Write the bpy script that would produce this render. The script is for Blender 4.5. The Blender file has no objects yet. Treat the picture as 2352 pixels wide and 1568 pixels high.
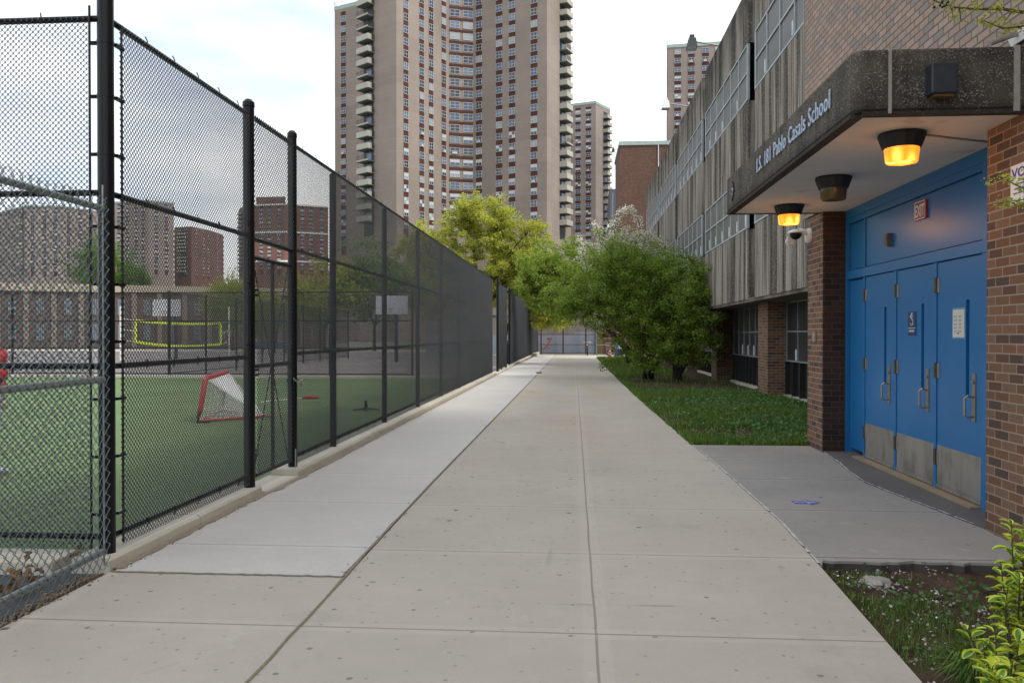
import bpy, math, random
import numpy as np
from mathutils import Vector, Matrix

R = math.radians
SC = bpy.context.scene
COL = SC.collection
random.seed(7)
rng = np.random.default_rng(11)

# ------------------------------------------------------------------ camera
CAM_H = 1.6; YAW = R(4.28); FPX = 1898.0
cam_d = bpy.data.cameras.new('camera'); cam = bpy.data.objects.new('camera', cam_d); COL.objects.link(cam)
cam_d.sensor_width = 36; cam_d.lens = 36 * FPX / 2352; cam_d.clip_start = 0.05; cam_d.clip_end = 3000
cam.location = (0, 0, CAM_H); cam.rotation_euler = (R(90 - 0.48), 0, YAW)
SC.camera = cam

# ------------------------------------------------------------------ sky, sun, exposure
SUN_EL, SUN_AZ = R(54), R(118)      # azimuth clockwise from +Y
w = bpy.data.worlds.new('World'); SC.world = w; w.use_nodes = True
nt = w.node_tree; nt.nodes.clear()
sky = nt.nodes.new('ShaderNodeTexSky'); sky.sky_type = 'NISHITA'; sky.sun_disc = False
sky.sun_elevation = SUN_EL; sky.sun_rotation = SUN_AZ; sky.air_density = 1.0; sky.dust_density = 2.0
b1 = nt.nodes.new('ShaderNodeBackground'); b1.inputs['Strength'].default_value = 0.13
b2 = nt.nodes.new('ShaderNodeBackground'); b2.inputs['Strength'].default_value = 1.0
tc = nt.nodes.new('ShaderNodeTexCoord'); mp = nt.nodes.new('ShaderNodeMapping')
mp.inputs['Scale'].default_value = (1.0, 1.0, 2.6)
n1 = nt.nodes.new('ShaderNodeTexNoise'); n1.inputs['Scale'].default_value = 1.7; n1.inputs['Detail'].default_value = 5; n1.inputs['Roughness'].default_value = 0.5
cr = nt.nodes.new('ShaderNodeValToRGB'); cr.color_ramp.elements[0].position = 0.36; cr.color_ramp.elements[0].color = (0.35, 0.35, 0.35, 1)
cr.color_ramp.elements[1].position = 0.56; cr.color_ramp.elements[1].color = (0.97, 0.97, 0.97, 1)
n2 = nt.nodes.new('ShaderNodeTexNoise'); n2.inputs['Scale'].default_value = 2.3; n2.inputs['Detail'].default_value = 6
cr2 = nt.nodes.new('ShaderNodeValToRGB'); cr2.color_ramp.elements[0].position = 0.40; cr2.color_ramp.elements[0].color = (0.60, 0.68, 0.80, 1)
cr2.color_ramp.elements[1].position = 0.62; cr2.color_ramp.elements[1].color = (1.22, 1.22, 1.20, 1)
mx = nt.nodes.new('ShaderNodeMixShader'); out = nt.nodes.new('ShaderNodeOutputWorld')
L = nt.links.new
L(tc.outputs['Generated'], mp.inputs['Vector']); L(mp.outputs['Vector'], n1.inputs['Vector']); L(mp.outputs['Vector'], n2.inputs['Vector'])
L(n1.outputs['Fac'], cr.inputs['Fac']); L(n2.outputs['Fac'], cr2.inputs['Fac'])
L(sky.outputs['Color'], b1.inputs['Color']); L(cr2.outputs['Color'], b2.inputs['Color'])
L(cr.outputs['Color'], mx.inputs['Fac']); L(b1.outputs['Background'], mx.inputs[1]); L(b2.outputs['Background'], mx.inputs[2])
L(mx.outputs['Shader'], out.inputs['Surface'])
sd = bpy.data.lights.new('sun', 'SUN'); sd.energy = 2.0; sd.angle = R(14); sd.color = (1.0, 0.95, 0.87)
sun = bpy.data.objects.new('sun', sd); COL.objects.link(sun)
sdir = Vector((math.sin(SUN_AZ) * math.cos(SUN_EL), math.cos(SUN_AZ) * math.cos(SUN_EL), math.sin(SUN_EL)))
sun.rotation_euler = sdir.to_track_quat('Z', 'Y').to_euler(); sun.location = (0, 0, 60)
SC.view_settings.view_transform = 'Standard'; SC.view_settings.look = 'None'
SC.view_settings.exposure = 0.62; SC.view_settings.gamma = 1.0; SC.view_settings.use_curve_mapping = False
SC.cycles.max_bounces = 6; SC.cycles.transparent_max_bounces = 12; SC.cycles.use_denoising = True

# ------------------------------------------------------------------ node helpers
class N:
    def __init__(s, name):
        s.m = bpy.data.materials.new(name); s.m.use_nodes = True; s.t = s.m.node_tree
        s.b = s.t.nodes['Principled BSDF']; s.out = s.t.nodes['Material Output']
    def n(s, typ, **kw):
        x = s.t.nodes.new('ShaderNode' + typ)
        for k, v in kw.items():
            if hasattr(x, k): setattr(x, k, v)
            else: s.put(x.inputs[k.replace('_', ' ')], v)
        return x
    def put(s, sock, v):
        if hasattr(v, 'is_output'): s.t.links.new(v, sock)
        else: sock.default_value = v
    def math(s, op, a, b=0.0, c=None, clamp=False):
        x = s.t.nodes.new('ShaderNodeMath'); x.operation = op; x.use_clamp = clamp
        s.put(x.inputs[0], a); s.put(x.inputs[1], b)
        if c is not None: s.put(x.inputs[2], c)
        return x.outputs[0]
    def mix(s, f, a, b, mode='MIX'):
        x = s.t.nodes.new('ShaderNodeMix'); x.data_type = 'RGBA'; x.blend_type = mode
        s.put(x.inputs[0], f); s.put(x.inputs[6], col(a)); s.put(x.inputs[7], col(b)); return x.outputs[2]
    def pos(s):
        return s.t.nodes.new('ShaderNodeNewGeometry').outputs['Position']
    def xyz(s, v):
        x = s.t.nodes.new('ShaderNodeSeparateXYZ'); s.put(x.inputs[0], v); return x.outputs
    def comb(s, x=0.0, y=0.0, z=0.0):
        c = s.t.nodes.new('ShaderNodeCombineXYZ'); s.put(c.inputs[0], x); s.put(c.inputs[1], y); s.put(c.inputs[2], z); return c.outputs[0]
    def scale(s, v, sc):
        x = s.t.nodes.new('ShaderNodeVectorMath'); x.operation = 'MULTIPLY'; s.put(x.inputs[0], v); x.inputs[1].default_value = sc; return x.outputs[0]
    def noise(s, v, sc=1.0, det=3.0, rough=0.5):
        x = s.t.nodes.new('ShaderNodeTexNoise'); s.put(x.inputs['Vector'], v); x.inputs['Scale'].default_value = sc
        x.inputs['Detail'].default_value = det; x.inputs['Roughness'].default_value = rough; return x.outputs['Fac']
    def vor(s, v, sc=1.0, rnd=1.0, out='Distance', feature='F1'):
        x = s.t.nodes.new('ShaderNodeTexVoronoi'); x.feature = feature; s.put(x.inputs['Vector'], v); x.inputs['Scale'].default_value = sc
        x.inputs['Randomness'].default_value = rnd; return x.outputs[out]
    def ramp(s, f, stops, interp='LINEAR'):
        x = s.t.nodes.new('ShaderNodeValToRGB'); s.put(x.inputs['Fac'], f); e = x.color_ramp; e.interpolation = interp
        while len(e.elements) < len(stops): e.elements.new(0.5)
        for k, (p, c) in enumerate(stops):
            e.elements[k].position = p; e.elements[k].color = col(c) if not hasattr(c, 'is_output') else c
        return x.outputs['Color']
    def step(s, f, lo, hi):
        x = s.t.nodes.new('ShaderNodeMapRange'); s.put(x.inputs[0], f); x.inputs[1].default_value = lo; x.inputs[2].default_value = hi; return x.outputs[0]
    def bump(s, h, strength=0.3, dist=0.01):
        x = s.t.nodes.new('ShaderNodeBump'); s.put(x.inputs['Height'], h); x.inputs['Strength'].default_value = strength
        x.inputs['Distance'].default_value = dist; s.t.links.new(x.outputs[0], s.b.inputs['Normal'])
    def fin(s, c=None, rough=0.8, metal=0.0, spec=None):
        if c is not None: s.put(s.b.inputs['Base Color'], col(c))
        s.put(s.b.inputs['Roughness'], rough); s.b.inputs['Metallic'].default_value = metal
        if spec is not None: s.b.inputs['Specular IOR Level'].default_value = spec
        return s.m
def col(c):
    if isinstance(c, (tuple, list)) and len(c) == 3: return (c[0], c[1], c[2], 1.0)
    if isinstance(c, (int, float)): return (c, c, c, 1.0)
    return c

def simple(name, c, rough=0.6, metal=0.0, var=0.25, sc=3.0, spec=None):
    q = N(name); f = q.noise(q.pos(), sc, 4)
    d = tuple(x * (1 - var) for x in c); l = tuple(min(1, x * (1 + var)) for x in c)
    cc = q.mix(f, d, l); q.fin(cc, rough, metal, spec); return q.m

def concrete(name, base, stain, speck=True, joints=None, gum=True, cracks=True, warm=None):
    q = N(name); p = q.pos(); x, y, z = q.xyz(p)
    f1 = q.noise(p, 0.55, 4, 0.6); f2 = q.noise(p, 5.0, 4, 0.65); f3 = q.noise(p, 90.0, 2, 0.7)
    c = q.mix(q.step(f1, 0.35, 0.68), stain, base)
    if warm:   # iron staining along the middle stretch
        wf = q.math('MULTIPLY', q.step(q.noise(q.comb(q.math('MULTIPLY', x, 0.5), q.math('MULTIPLY', y, 0.12), 0.0), 1.0, 2), 0.40, 0.62), q.step(y, 9.0, 15.0))
        wf = q.math('MULTIPLY', wf, q.step(y, 40.0, 26.0))
        c = q.mix(q.math('MULTIPLY', wf, 0.75), c, warm)
    c = q.mix(q.math('MULTIPLY', q.step(f2, 0.38, 0.7), 0.22), c, tuple(v * 0.72 for v in base))
    c = q.mix(q.math('MULTIPLY', q.step(f3, 0.52, 0.75), 0.35), c, tuple(v * 0.6 for v in base))
    c = q.mix(q.math('MULTIPLY', q.step(q.noise(p, 150.0, 1), 0.66, 0.74), 0.5), c, tuple(min(1, v * 1.6) for v in base))
    if gum:   # every slab cured to its own tone
        cell = q.vor(q.comb(q.math('FLOOR', q.math('DIVIDE', q.math('ADD', x, -0.12), 1.63)), q.math('FLOOR', q.math('DIVIDE', q.math('ADD', y, 160.0-4.05), 1.62)), 0.0), 1.0, 0.0, 'Color')
        c = q.mix(q.math('MULTIPLY', q.noise(q.scale(q.comb(q.math('FLOOR', q.math('DIVIDE', q.math('ADD', x, -0.12), 1.63)), q.math('FLOOR', q.math('DIVIDE', q.math('ADD', y, 160.0-4.05), 1.62)), 0.0), (7.31, 5.77, 1.0)), 1.0, 0), 0.30), c, tuple(v * 0.70 for v in base))
        c = q.mix(q.math('MULTIPLY', q.step(q.noise(q.scale(p, (1.1, 0.8, 1)), 1.0, 5, 0.7), 0.56, 0.70), 0.22), c, (0.20, 0.18, 0.15))
        c = q.mix(q.math('MULTIPLY', q.step(q.noise(q.scale(p, (2.4, 2.0, 1)), 1.0, 4, 0.7), 0.64, 0.70), 0.25), c, (0.62, 0.60, 0.57))
    h = q.math('MULTIPLY', f3, 0.25)
    if gum:
        for sc_, thr, a in ((2.3, 0.040, 0.62), (3.6, 0.046, 0.45), (1.1, 0.028, 0.85), (5.5, 0.07, 0.3)):
            vn = q.n('TexVoronoi', voronoi_dimensions='2D'); q.put(vn.inputs['Vector'], q.comb(x, y, 0.0)); vn.inputs['Scale'].default_value = sc_
            keep = q.step(q.xyz(vn.outputs['Color'])[0], 0.55, 0.60)
            wob = q.math('ADD', vn.outputs['Distance'], q.math('MULTIPLY', q.math('SUBTRACT', q.noise(p, 22.0, 2), 0.5), 0.03))
            fac = q.math('MULTIPLY', q.math('MULTIPLY', q.step(wob, thr, thr * 0.75), keep), a)
            c = q.mix(fac, c, (0.10, 0.095, 0.09))
    if joints:
        wx = q.math('MULTIPLY', q.math('SUBTRACT', q.noise(p, 1.2, 3), 0.5), 0.02)
        for (ax, v0, wd, cc, a) in joints:
            # ax 'x' : a line along Y at X = v0 ; ax 'y' : repeated cross joints pitch v0[0] offset v0[1]
            if ax == 'x':
                d = q.math('ABSOLUTE', q.math('SUBTRACT', q.math('ADD', x, wx), v0))
            elif ax == 'y':
                m = q.math('MODULO', q.math('ADD', y, 160.0 - v0[1] + v0[0] / 2), v0[0])
                d = q.math('ABSOLUTE', q.math('SUBTRACT', m, v0[0] / 2))
            fac = q.step(d, wd, wd * 0.45)
            c = q.mix(q.math('MULTIPLY', fac, a), c, cc)
            fs = q.math('MULTIPLY', q.step(d, wd + 0.07, wd + 0.055), 0.13)    # troweled border
            c = q.mix(fs, c, tuple(min(1, v * 1.25) for v in base))
            h = q.math('SUBTRACT', h, q.math('MULTIPLY', fac, 1.2))
    if cracks:
        cv = q.vor(q.scale(p, (0.35, 0.35, 0.35)), 1.0, 1.0, 'Distance', 'DISTANCE_TO_EDGE')
        cv = q.math('ADD', cv, q.math('MULTIPLY', q.math('SUBTRACT', q.noise(p, 3.0, 4), 0.5), 0.03))
        cf = q.math('MULTIPLY', q.step(cv, 0.0022, 0.0), q.step(q.noise(p, 0.3, 1), 0.55, 0.6))
        c = q.mix(q.math('MULTIPLY', cf, 0.5), c, tuple(v * 0.45 for v in base))
    q.bump(h, 0.5, 0.006); q.fin(c, 0.85, spec=0.3); return q.m

def brick(name, cols, mortar, roww=0.0763, brw=0.215, ms=0.006, dirt=0.3, lightface=None):
    q = N(name); p = q.pos(); x, y, z = q.xyz(p)
    v = q.comb(q.math('ADD', x, q.math('MULTIPLY', y, -1.0)), z, 0.0)
    def bt(c1, c2, mo):
        t = q.n('TexBrick'); q.put(t.inputs['Vector'], v); t.inputs['Scale'].default_value = 1.0
        t.inputs['Brick Width'].default_value = brw; t.inputs['Row Height'].default_value = roww
        t.inputs['Mortar Size'].default_value = ms; t.inputs['Mortar Smooth'].default_value = 0.15; t.inputs['Bias'].default_value = 0.0
        t.inputs['Color1'].default_value = col(c1); t.inputs['Color2'].default_value = col(c2); t.inputs['Mortar'].default_value = col(mo); return t
    t = bt(0.0, 1.0, 0.5)
    k = len(cols); st = [(i / k, c) for i, c in enumerate(cols)]
    bc = q.ramp(t.outputs['Color'], st, 'CONSTANT')
    bc = q.mix(q.math('MULTIPLY', q.noise(p, 40.0, 3), 0.5), bc, tuple(cc * 0.55 for cc in cols[0]))
    mc = q.mix(q.noise(p, 6.0, 3), tuple(m * 0.75 for m in mortar), mortar)
    c = q.mix(t.outputs['Fac'], bc, mc)
    c = q.mix(q.math('MULTIPLY', q.step(q.noise(p, 0.7, 4), 0.4, 0.8), dirt), c, tuple(cc * 0.5 for cc in cols[0]))
    q.bump(q.math('MULTIPLY', t.outputs['Fac'], -1.0), 0.6, 0.006)
    q.fin(c, 0.8, spec=0.3); return q.m

M = {}
M['path'] = concrete('path_concrete', (0.545, 0.495, 0.415), (0.465, 0.42, 0.355), joints=[
    ('x', 0.12, 0.0085, (0.22, 0.18, 0.13), 0.85), ('y', (1.62, 4.05), 0.010, (0.17, 0.155, 0.135), 0.8)], warm=(0.47, 0.375, 0.26))
M['path_new'] = concrete('new_concrete', (0.60, 0.57, 0.525), (0.535, 0.51, 0.47), gum=False, joints=[
    ('y', (1.62, 5.72), 0.014, (0.24, 0.23, 0.22), 0.7)], cracks=False)
M['path_joint'] = simple('dirt_joint', (0.25, 0.20, 0.14), 0.95, sc=30, var=0.5)
M['mortar_line'] = simple('mortar_line', (0.50, 0.49, 0.46), 0.9, sc=14, var=0.5)
M['slab'] = concrete('entrance_concrete', (0.37, 0.35, 0.315), (0.29, 0.275, 0.25), joints=[('y', (1.62, 7.30), 0.014, (0.07, 0.07, 0.07), 0.8)], cracks=False)
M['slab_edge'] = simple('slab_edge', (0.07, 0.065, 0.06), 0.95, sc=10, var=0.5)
M['threshold'] = concrete('threshold_concrete', (0.16, 0.15, 0.14), (0.11, 0.105, 0.10), joints=[('y', (2.4, 8.2), 0.006, (0.04, 0.04, 0.04), 0.8)], gum=False)
M['curb'] = concrete('curb_concrete', (0.60, 0.56, 0.46), (0.46, 0.42, 0.345), gum=False, cracks=False)
M['brick_light'] = brick('brick_tan', [(0.42, 0.30, 0.235), (0.38, 0.27, 0.215), (0.46, 0.335, 0.265), (0.34, 0.25, 0.205), (0.40, 0.31, 0.25), (0.27, 0.24, 0.22), (0.44, 0.30, 0.225)], (0.16, 0.125, 0.10), dirt=0.12, ms=0.009)
M['brick_brown'] = brick('brick_brown', [(0.20, 0.105, 0.06), (0.17, 0.085, 0.05), (0.225, 0.12, 0.07), (0.11, 0.06, 0.045), (0.21, 0.13, 0.085), (0.07, 0.05, 0.045), (0.19, 0.10, 0.055)], (0.36, 0.29, 0.225), dirt=0.25)
M['brick_brown_shaded'] = brick('brick_brown_shaded', [(0.055, 0.03, 0.022), (0.042, 0.022, 0.017), (0.07, 0.037, 0.026), (0.03, 0.018, 0.015), (0.06, 0.03, 0.02)], (0.085, 0.066, 0.052), dirt=0.2)  # the pillar's brown brick with shade put into its colour
M['brick_far'] = brick('brick_far', [(0.15, 0.075, 0.05), (0.125, 0.062, 0.043), (0.17, 0.09, 0.06), (0.10, 0.055, 0.042)], (0.17, 0.12, 0.09), dirt=0.35)
M['black'] = simple('black_coating', (0.0035, 0.004, 0.005), 0.33, spec=0.28)
M['black_wire'] = simple('black_wire', (0.014, 0.015, 0.017), 0.30, spec=0.7)
M['run_wire'] = simple('run_wire', (0.020, 0.021, 0.024), 0.35, spec=0.7)
M['galv'] = simple('galvanised_pipe', (0.27, 0.30, 0.29), 0.5, 0.55, var=0.3, sc=12)
M['galv_wire'] = simple('galvanised_wire', (0.13, 0.17, 0.185), 0.45, 0.4, var=0.35, sc=20)
M['brownpost'] = simple('rusty_post', (0.06, 0.028, 0.018), 0.85, var=0.5, sc=6)
M['blue'] = None
q = N('blue_paint'); p = q.pos()
c = q.mix(q.noise(p, 2.0, 3), (0.010, 0.125, 0.33), (0.014, 0.16, 0.41))
c = q.mix(q.math('MULTIPLY', q.step(q.noise(p, 9.0, 5, 0.7), 0.60, 0.75), 0.30), c, (0.03, 0.16, 0.4))
xx, yy, zz = q.xyz(p)
c = q.mix(q.math('MULTIPLY', q.step(q.noise(q.comb(0.0, q.math('MULTIPLY', yy, 2.0), q.math('MULTIPLY', zz, 26.0)), 1.0, 3, 0.8), 0.64, 0.70), q.math('MULTIPLY', q.step(q.noise(p, 2.6, 2), 0.5, 0.6), 0.35)), c, (0.005, 0.03, 0.10))
c = q.mix(q.math('MULTIPLY', q.step(q.noise(q.comb(0.0, q.math('MULTIPLY', yy, 16.0), q.math('MULTIPLY', zz, 2.2)), 1.0, 4, 0.8), 0.62, 0.72), 0.3), c, (0.05, 0.17, 0.36))
q.bump(q.noise(p, 60.0, 3), 0.08, 0.004); M['blue'] = q.fin(c, 0.33, spec=0.5)
M['blue_dark'] = simple('blue_paint_recess', (0.004, 0.032, 0.125), 0.4)
q = N('brushed_steel'); p = q.pos(); f = q.noise(q.scale(p, (9, 9, 1.3)), 1.0, 5, 0.7)
c = q.mix(f, (0.30, 0.28, 0.25), (0.52, 0.50, 0.46)); c = q.mix(q.math('MULTIPLY', q.step(q.noise(p, 4.0, 4), 0.52, 0.68), 0.5), c, (0.22, 0.18, 0.13))
M['steel'] = q.fin(c, q.math('MULTIPLY_ADD', f, 0.3, 0.28), 0.75)
M['hinge'] = simple('hinge_metal', (0.10, 0.085, 0.07), 0.5, 0.6, sc=30, var=0.5)
M['bronze'] = simple('handle_bronze', (0.33, 0.29, 0.24), 0.35, 0.8)
M['soffit'] = None
q = N('soffit_plaster'); p = q.pos()
c = q.mix(q.step(q.noise(p, 1.0, 4, 0.6), 0.35, 0.7), (0.50, 0.475, 0.45), (0.62, 0.595, 0.57))
c = q.mix(q.math('MULTIPLY', q.step(q.noise(p, 2.3, 2), 0.66, 0.72), 0.35), c, (0.25, 0.19, 0.15))
M['soffit'] = q.fin(c, 0.9)
# exposed aggregate of the canopy
q = N('exposed_aggregate'); p = q.pos(); x, y, z = q.xyz(p)
vn = q.n('TexVoronoi'); q.put(vn.inputs['Vector'], p); vn.inputs['Scale'].default_value = 85.0
vv = q.xyz(vn.outputs['Color'])
peb = q.math('MULTIPLY', q.math('MULTIPLY', q.step(vn.outputs['Distance'], 0.62, 0.30), q.step(vv[0], 0.35, 0.95)), q.step(q.noise(p, 4.0, 4, 0.7), 0.32, 0.62))
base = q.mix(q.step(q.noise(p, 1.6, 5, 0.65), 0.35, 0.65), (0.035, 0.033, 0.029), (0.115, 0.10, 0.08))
base = q.mix(q.math('MULTIPLY', q.step(q.noise(q.scale(p, (9, 9, 1.0)), 1.0, 3), 0.48, 0.68), 0.6), base, (0.022, 0.02, 0.018))
pc = q.ramp(vv[1], [(0.0, (0.20, 0.17, 0.14)), (0.5, (0.42, 0.38, 0.33)), (1.0, (0.26, 0.20, 0.15))])
c = q.mix(peb, base, pc)
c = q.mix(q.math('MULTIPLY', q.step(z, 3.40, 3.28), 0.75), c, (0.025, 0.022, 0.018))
q.bump(q.math('ADD', peb, q.noise(p, 30, 3)), 0.6, 0.006); M['aggregate'] = q.fin(c, 0.9, spec=0.2)
# weathered ribbed concrete of the school facade
q = N('ribbed_concrete'); p = q.pos(); x, y, z = q.xyz(p)
st = q.noise(q.comb(q.math('MULTIPLY', x, 2.6), q.math('MULTIPLY', y, 2.6), q.math('MULTIPLY', z, 0.12)), 1.0, 4, 0.6)
st2 = q.noise(q.comb(q.math('MULTIPLY', x, 14.0), q.math('MULTIPLY', y, 14.0), q.math('MULTIPLY', z, 0.5)), 1.0, 3, 0.6)
c = q.ramp(st, [(0.36, (0.045, 0.04, 0.035)), (0.46, (0.14, 0.12, 0.10)), (0.55, (0.38, 0.345, 0.30)), (0.68, (0.27, 0.215, 0.175))])
c = q.mix(q.math('MULTIPLY', q.step(st2, 0.45, 0.65), 0.6), c, (0.035, 0.03, 0.026))
vn = q.n('TexVoronoi'); q.put(vn.inputs['Vector'], p); vn.inputs['Scale'].default_value = 45.0
c = q.mix(q.math('MULTIPLY', q.step(q.xyz(vn.outputs['Color'])[0], 0.7, 0.85), 0.35), c, (0.42, 0.38, 0.32))
top = q.math('MULTIPLY', q.step(z, 9.3, 10.6), q.step(q.noise(p, 2.0, 4), 0.3, 0.6))
c = q.mix(q.math('MULTIPLY', top, 0.8), c, (0.03, 0.027, 0.024))
q.bump(q.noise(p, 50, 3), 0.4, 0.006); M['ribbed'] = q.fin(c, 0.9, spec=0.2)
q = N('smooth_concrete'); p = q.pos()
st = q.noise(q.scale(p, (1.6, 1.6, 0.25)), 1.0, 4, 0.6)
M['plain_concrete'] = q.fin(q.ramp(st, [(0.3, (0.05, 0.044, 0.038)), (0.5, (0.12, 0.10, 0.083)), (0.7, (0.21, 0.175, 0.14))]), 0.9)
M['alu'] = simple('window_frame_paint', (0.42, 0.46, 0.48), 0.5, 0.2)
M['alu_shade'] = simple('shaded_window_frame', (0.20, 0.22, 0.235), 0.6)  # frame paint darkened, shade of the recessed ground floor in its colour
M['alu_dark'] = simple('dark_mullion', (0.015, 0.015, 0.016), 0.5)
# window guard: dark glass behind fine woven wire
q = N('guarded_glass'); p = q.pos(); x, y, z = q.xyz(p)
cell = q.vor(q.comb(0.0, q.math('FLOOR', q.math('MULTIPLY', y, 0.87)), q.math('FLOOR', q.math('MULTIPLY', z, 1.37))), 1.0, 1.0, 'Color')
wave = q.math('ABSOLUTE', q.math('SINE', q.math('MULTIPLY', z, 150.0)))
c = q.mix(q.math('MULTIPLY', wave, 0.5), (0.045, 0.047, 0.047), (0.11, 0.115, 0.115))
c = q.mix(q.math('MULTIPLY', q.xyz(cell)[0], 0.55), c, (0.13, 0.12, 0.10))
M['guard'] = q.fin(c, 0.32, spec=0.7)
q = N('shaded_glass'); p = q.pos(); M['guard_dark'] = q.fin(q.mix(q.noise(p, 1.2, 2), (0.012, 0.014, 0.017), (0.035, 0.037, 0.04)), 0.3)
M['white_tab'] = simple('white_tab', (0.62, 0.66, 0.70), 0.6)
M['white'] = simple('white_paint', (0.75, 0.75, 0.72), 0.5, var=0.08)
M['letters'] = simple('pale_blue_letters', (0.40, 0.49, 0.62), 0.45, var=0.08)
M['sealant'] = simple('joint_sealant', (0.30, 0.29, 0.25), 0.85, sc=20)
# turf
q = N('artificial_turf'); p = q.pos()
c = q.mix(q.step(q.noise(p, 0.35, 3), 0.35, 0.65), (0.110, 0.175, 0.058), (0.155, 0.232, 0.083))
c = q.mix(q.math('MULTIPLY', q.noise(p, 160.0, 2), 0.7), c, (0.05, 0.10, 0.03))
c = q.mix(q.step(q.noise(p, 60.0, 2, 0.8), 0.72, 0.76), c, (0.65, 0.68, 0.58))  # pale specks painted in as glints of light on the fibres
q.bump(q.noise(p, 200, 2), 0.6, 0.01); M['turf'] = q.fin(c, 0.8)
q = N('asphalt'); p = q.pos()
c = q.mix(q.step(q.noise(p, 0.8, 4), 0.3, 0.7), (0.038, 0.038, 0.042), (0.085, 0.083, 0.088))
c = q.mix(q.math('MULTIPLY', q.step(q.noise(p, 120.0, 2), 0.55, 0.75), 0.6), c, (0.16, 0.16, 0.16))
q.bump(q.noise(p, 90, 3), 0.6, 0.008); M['asphalt'] = q.fin(c, 0.85)
q = N('court_surface'); p = q.pos()
M['court'] = q.fin(q.mix(q.step(q.noise(p, 0.3, 4), 0.3, 0.7), (0.15, 0.135, 0.13), (0.23, 0.205, 0.20)), 0.85)
q = N('soil'); p = q.pos()
c = q.mix(q.step(q.noise(p, 3.0, 5, 0.7), 0.3, 0.7), (0.035, 0.024, 0.016), (0.125, 0.085, 0.058))
c = q.mix(q.math('MULTIPLY', q.step(q.noise(p, 30.0, 3), 0.55, 0.75), 0.6), c, (0.17, 0.13, 0.095))
q.bump(q.noise(p, 18, 5, 0.7), 0.9, 0.03); M['soil'] = q.fin(c, 0.95, spec=0.1)
M['mulch'] = M['soil']
q = N('ground'); p = q.pos()
M['ground'] = q.fin(q.mix(q.step(q.noise(p, 0.08, 4), 0.35, 0.65), (0.20, 0.185, 0.16), (0.10, 0.11, 0.07)), 0.95)

def leafmat(name, stops, trans=0.35, rough=0.55):
    q = N(name); g = q.t.nodes.new('ShaderNodeNewGeometry')
    c = q.ramp(g.outputs['Random Per Island'], stops)
    q.fin(c, rough, spec=0.25)
    tr = q.n('BsdfTranslucent'); q.put(tr.inputs['Color'], q.mix(1.0, c, (1.15, 1.2, 0.7), 'MULTIPLY'))
    ms = q.n('MixShader'); ms.inputs[0].default_value = trans
    L2 = q.t.links.new; L2(q.b.outputs[0], ms.inputs[1]); L2(tr.outputs[0], ms.inputs[2]); L2(ms.outputs[0], q.out.inputs['Surface'])
    return q.m
M['leaf_yellow'] = leafmat('leaf_yellow', [(0, (0.26, 0.29, 0.045)), (0.5, (0.42, 0.43, 0.075)), (1, (0.58, 0.57, 0.14))], 0.5)
M['leaf_green'] = leafmat('leaf_green', [(0, (0.085, 0.145, 0.022)), (0.5, (0.18, 0.265, 0.04)), (1, (0.34, 0.42, 0.09))], 0.5)
M['leaf_light'] = leafmat('leaf_light_green', [(0, (0.15, 0.22, 0.035)), (0.5, (0.26, 0.35, 0.06)), (1, (0.38, 0.46, 0.11))], 0.5)
M['leaf_far'] = leafmat('leaf_far_green', [(0, (0.06, 0.12, 0.02)), (0.5, (0.10, 0.19, 0.03)), (1, (0.16, 0.26, 0.04))], 0.4)
M['leaf_lime'] = leafmat('leaf_lime', [(0, (0.20, 0.24, 0.03)), (0.5, (0.30, 0.34, 0.04)), (1, (0.38, 0.40, 0.06))], 0.4)
M['blossom'] = leafmat('blossom', [(0, (0.48, 0.43, 0.43)), (0.5, (0.70, 0.66, 0.65)), (1, (0.85, 0.83, 0.80))], 0.3)
M['grass'] = leafmat('grass_blades', [(0, (0.05, 0.10, 0.016)), (0.5, (0.105, 0.20, 0.03)), (0.85, (0.20, 0.31, 0.06)), (1, (0.34, 0.34, 0.16))], 0.35)
M['weed'] = leafmat('weed_leaves', [(0, (0.05, 0.13, 0.03)), (0.5, (0.08, 0.18, 0.045)), (1, (0.18, 0.29, 0.13))], 0.3)
M['petal'] = leafmat('petals', [(0, (0.50, 0.38, 0.42)), (0.5, (0.66, 0.55, 0.58)), (1, (0.80, 0.74, 0.74))], 0.2)
M['dead'] = leafmat('dead_leaves', [(0, (0.10, 0.05, 0.02)), (0.5, (0.22, 0.12, 0.05)), (1, (0.36, 0.23, 0.11))], 0.2)
M['bark'] = simple('bark', (0.035, 0.027, 0.022), 0.95, var=0.5, sc=14)
M['bark_light'] = simple('twig_bark', (0.09, 0.065, 0.045), 0.95, var=0.4, sc=14)

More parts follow.
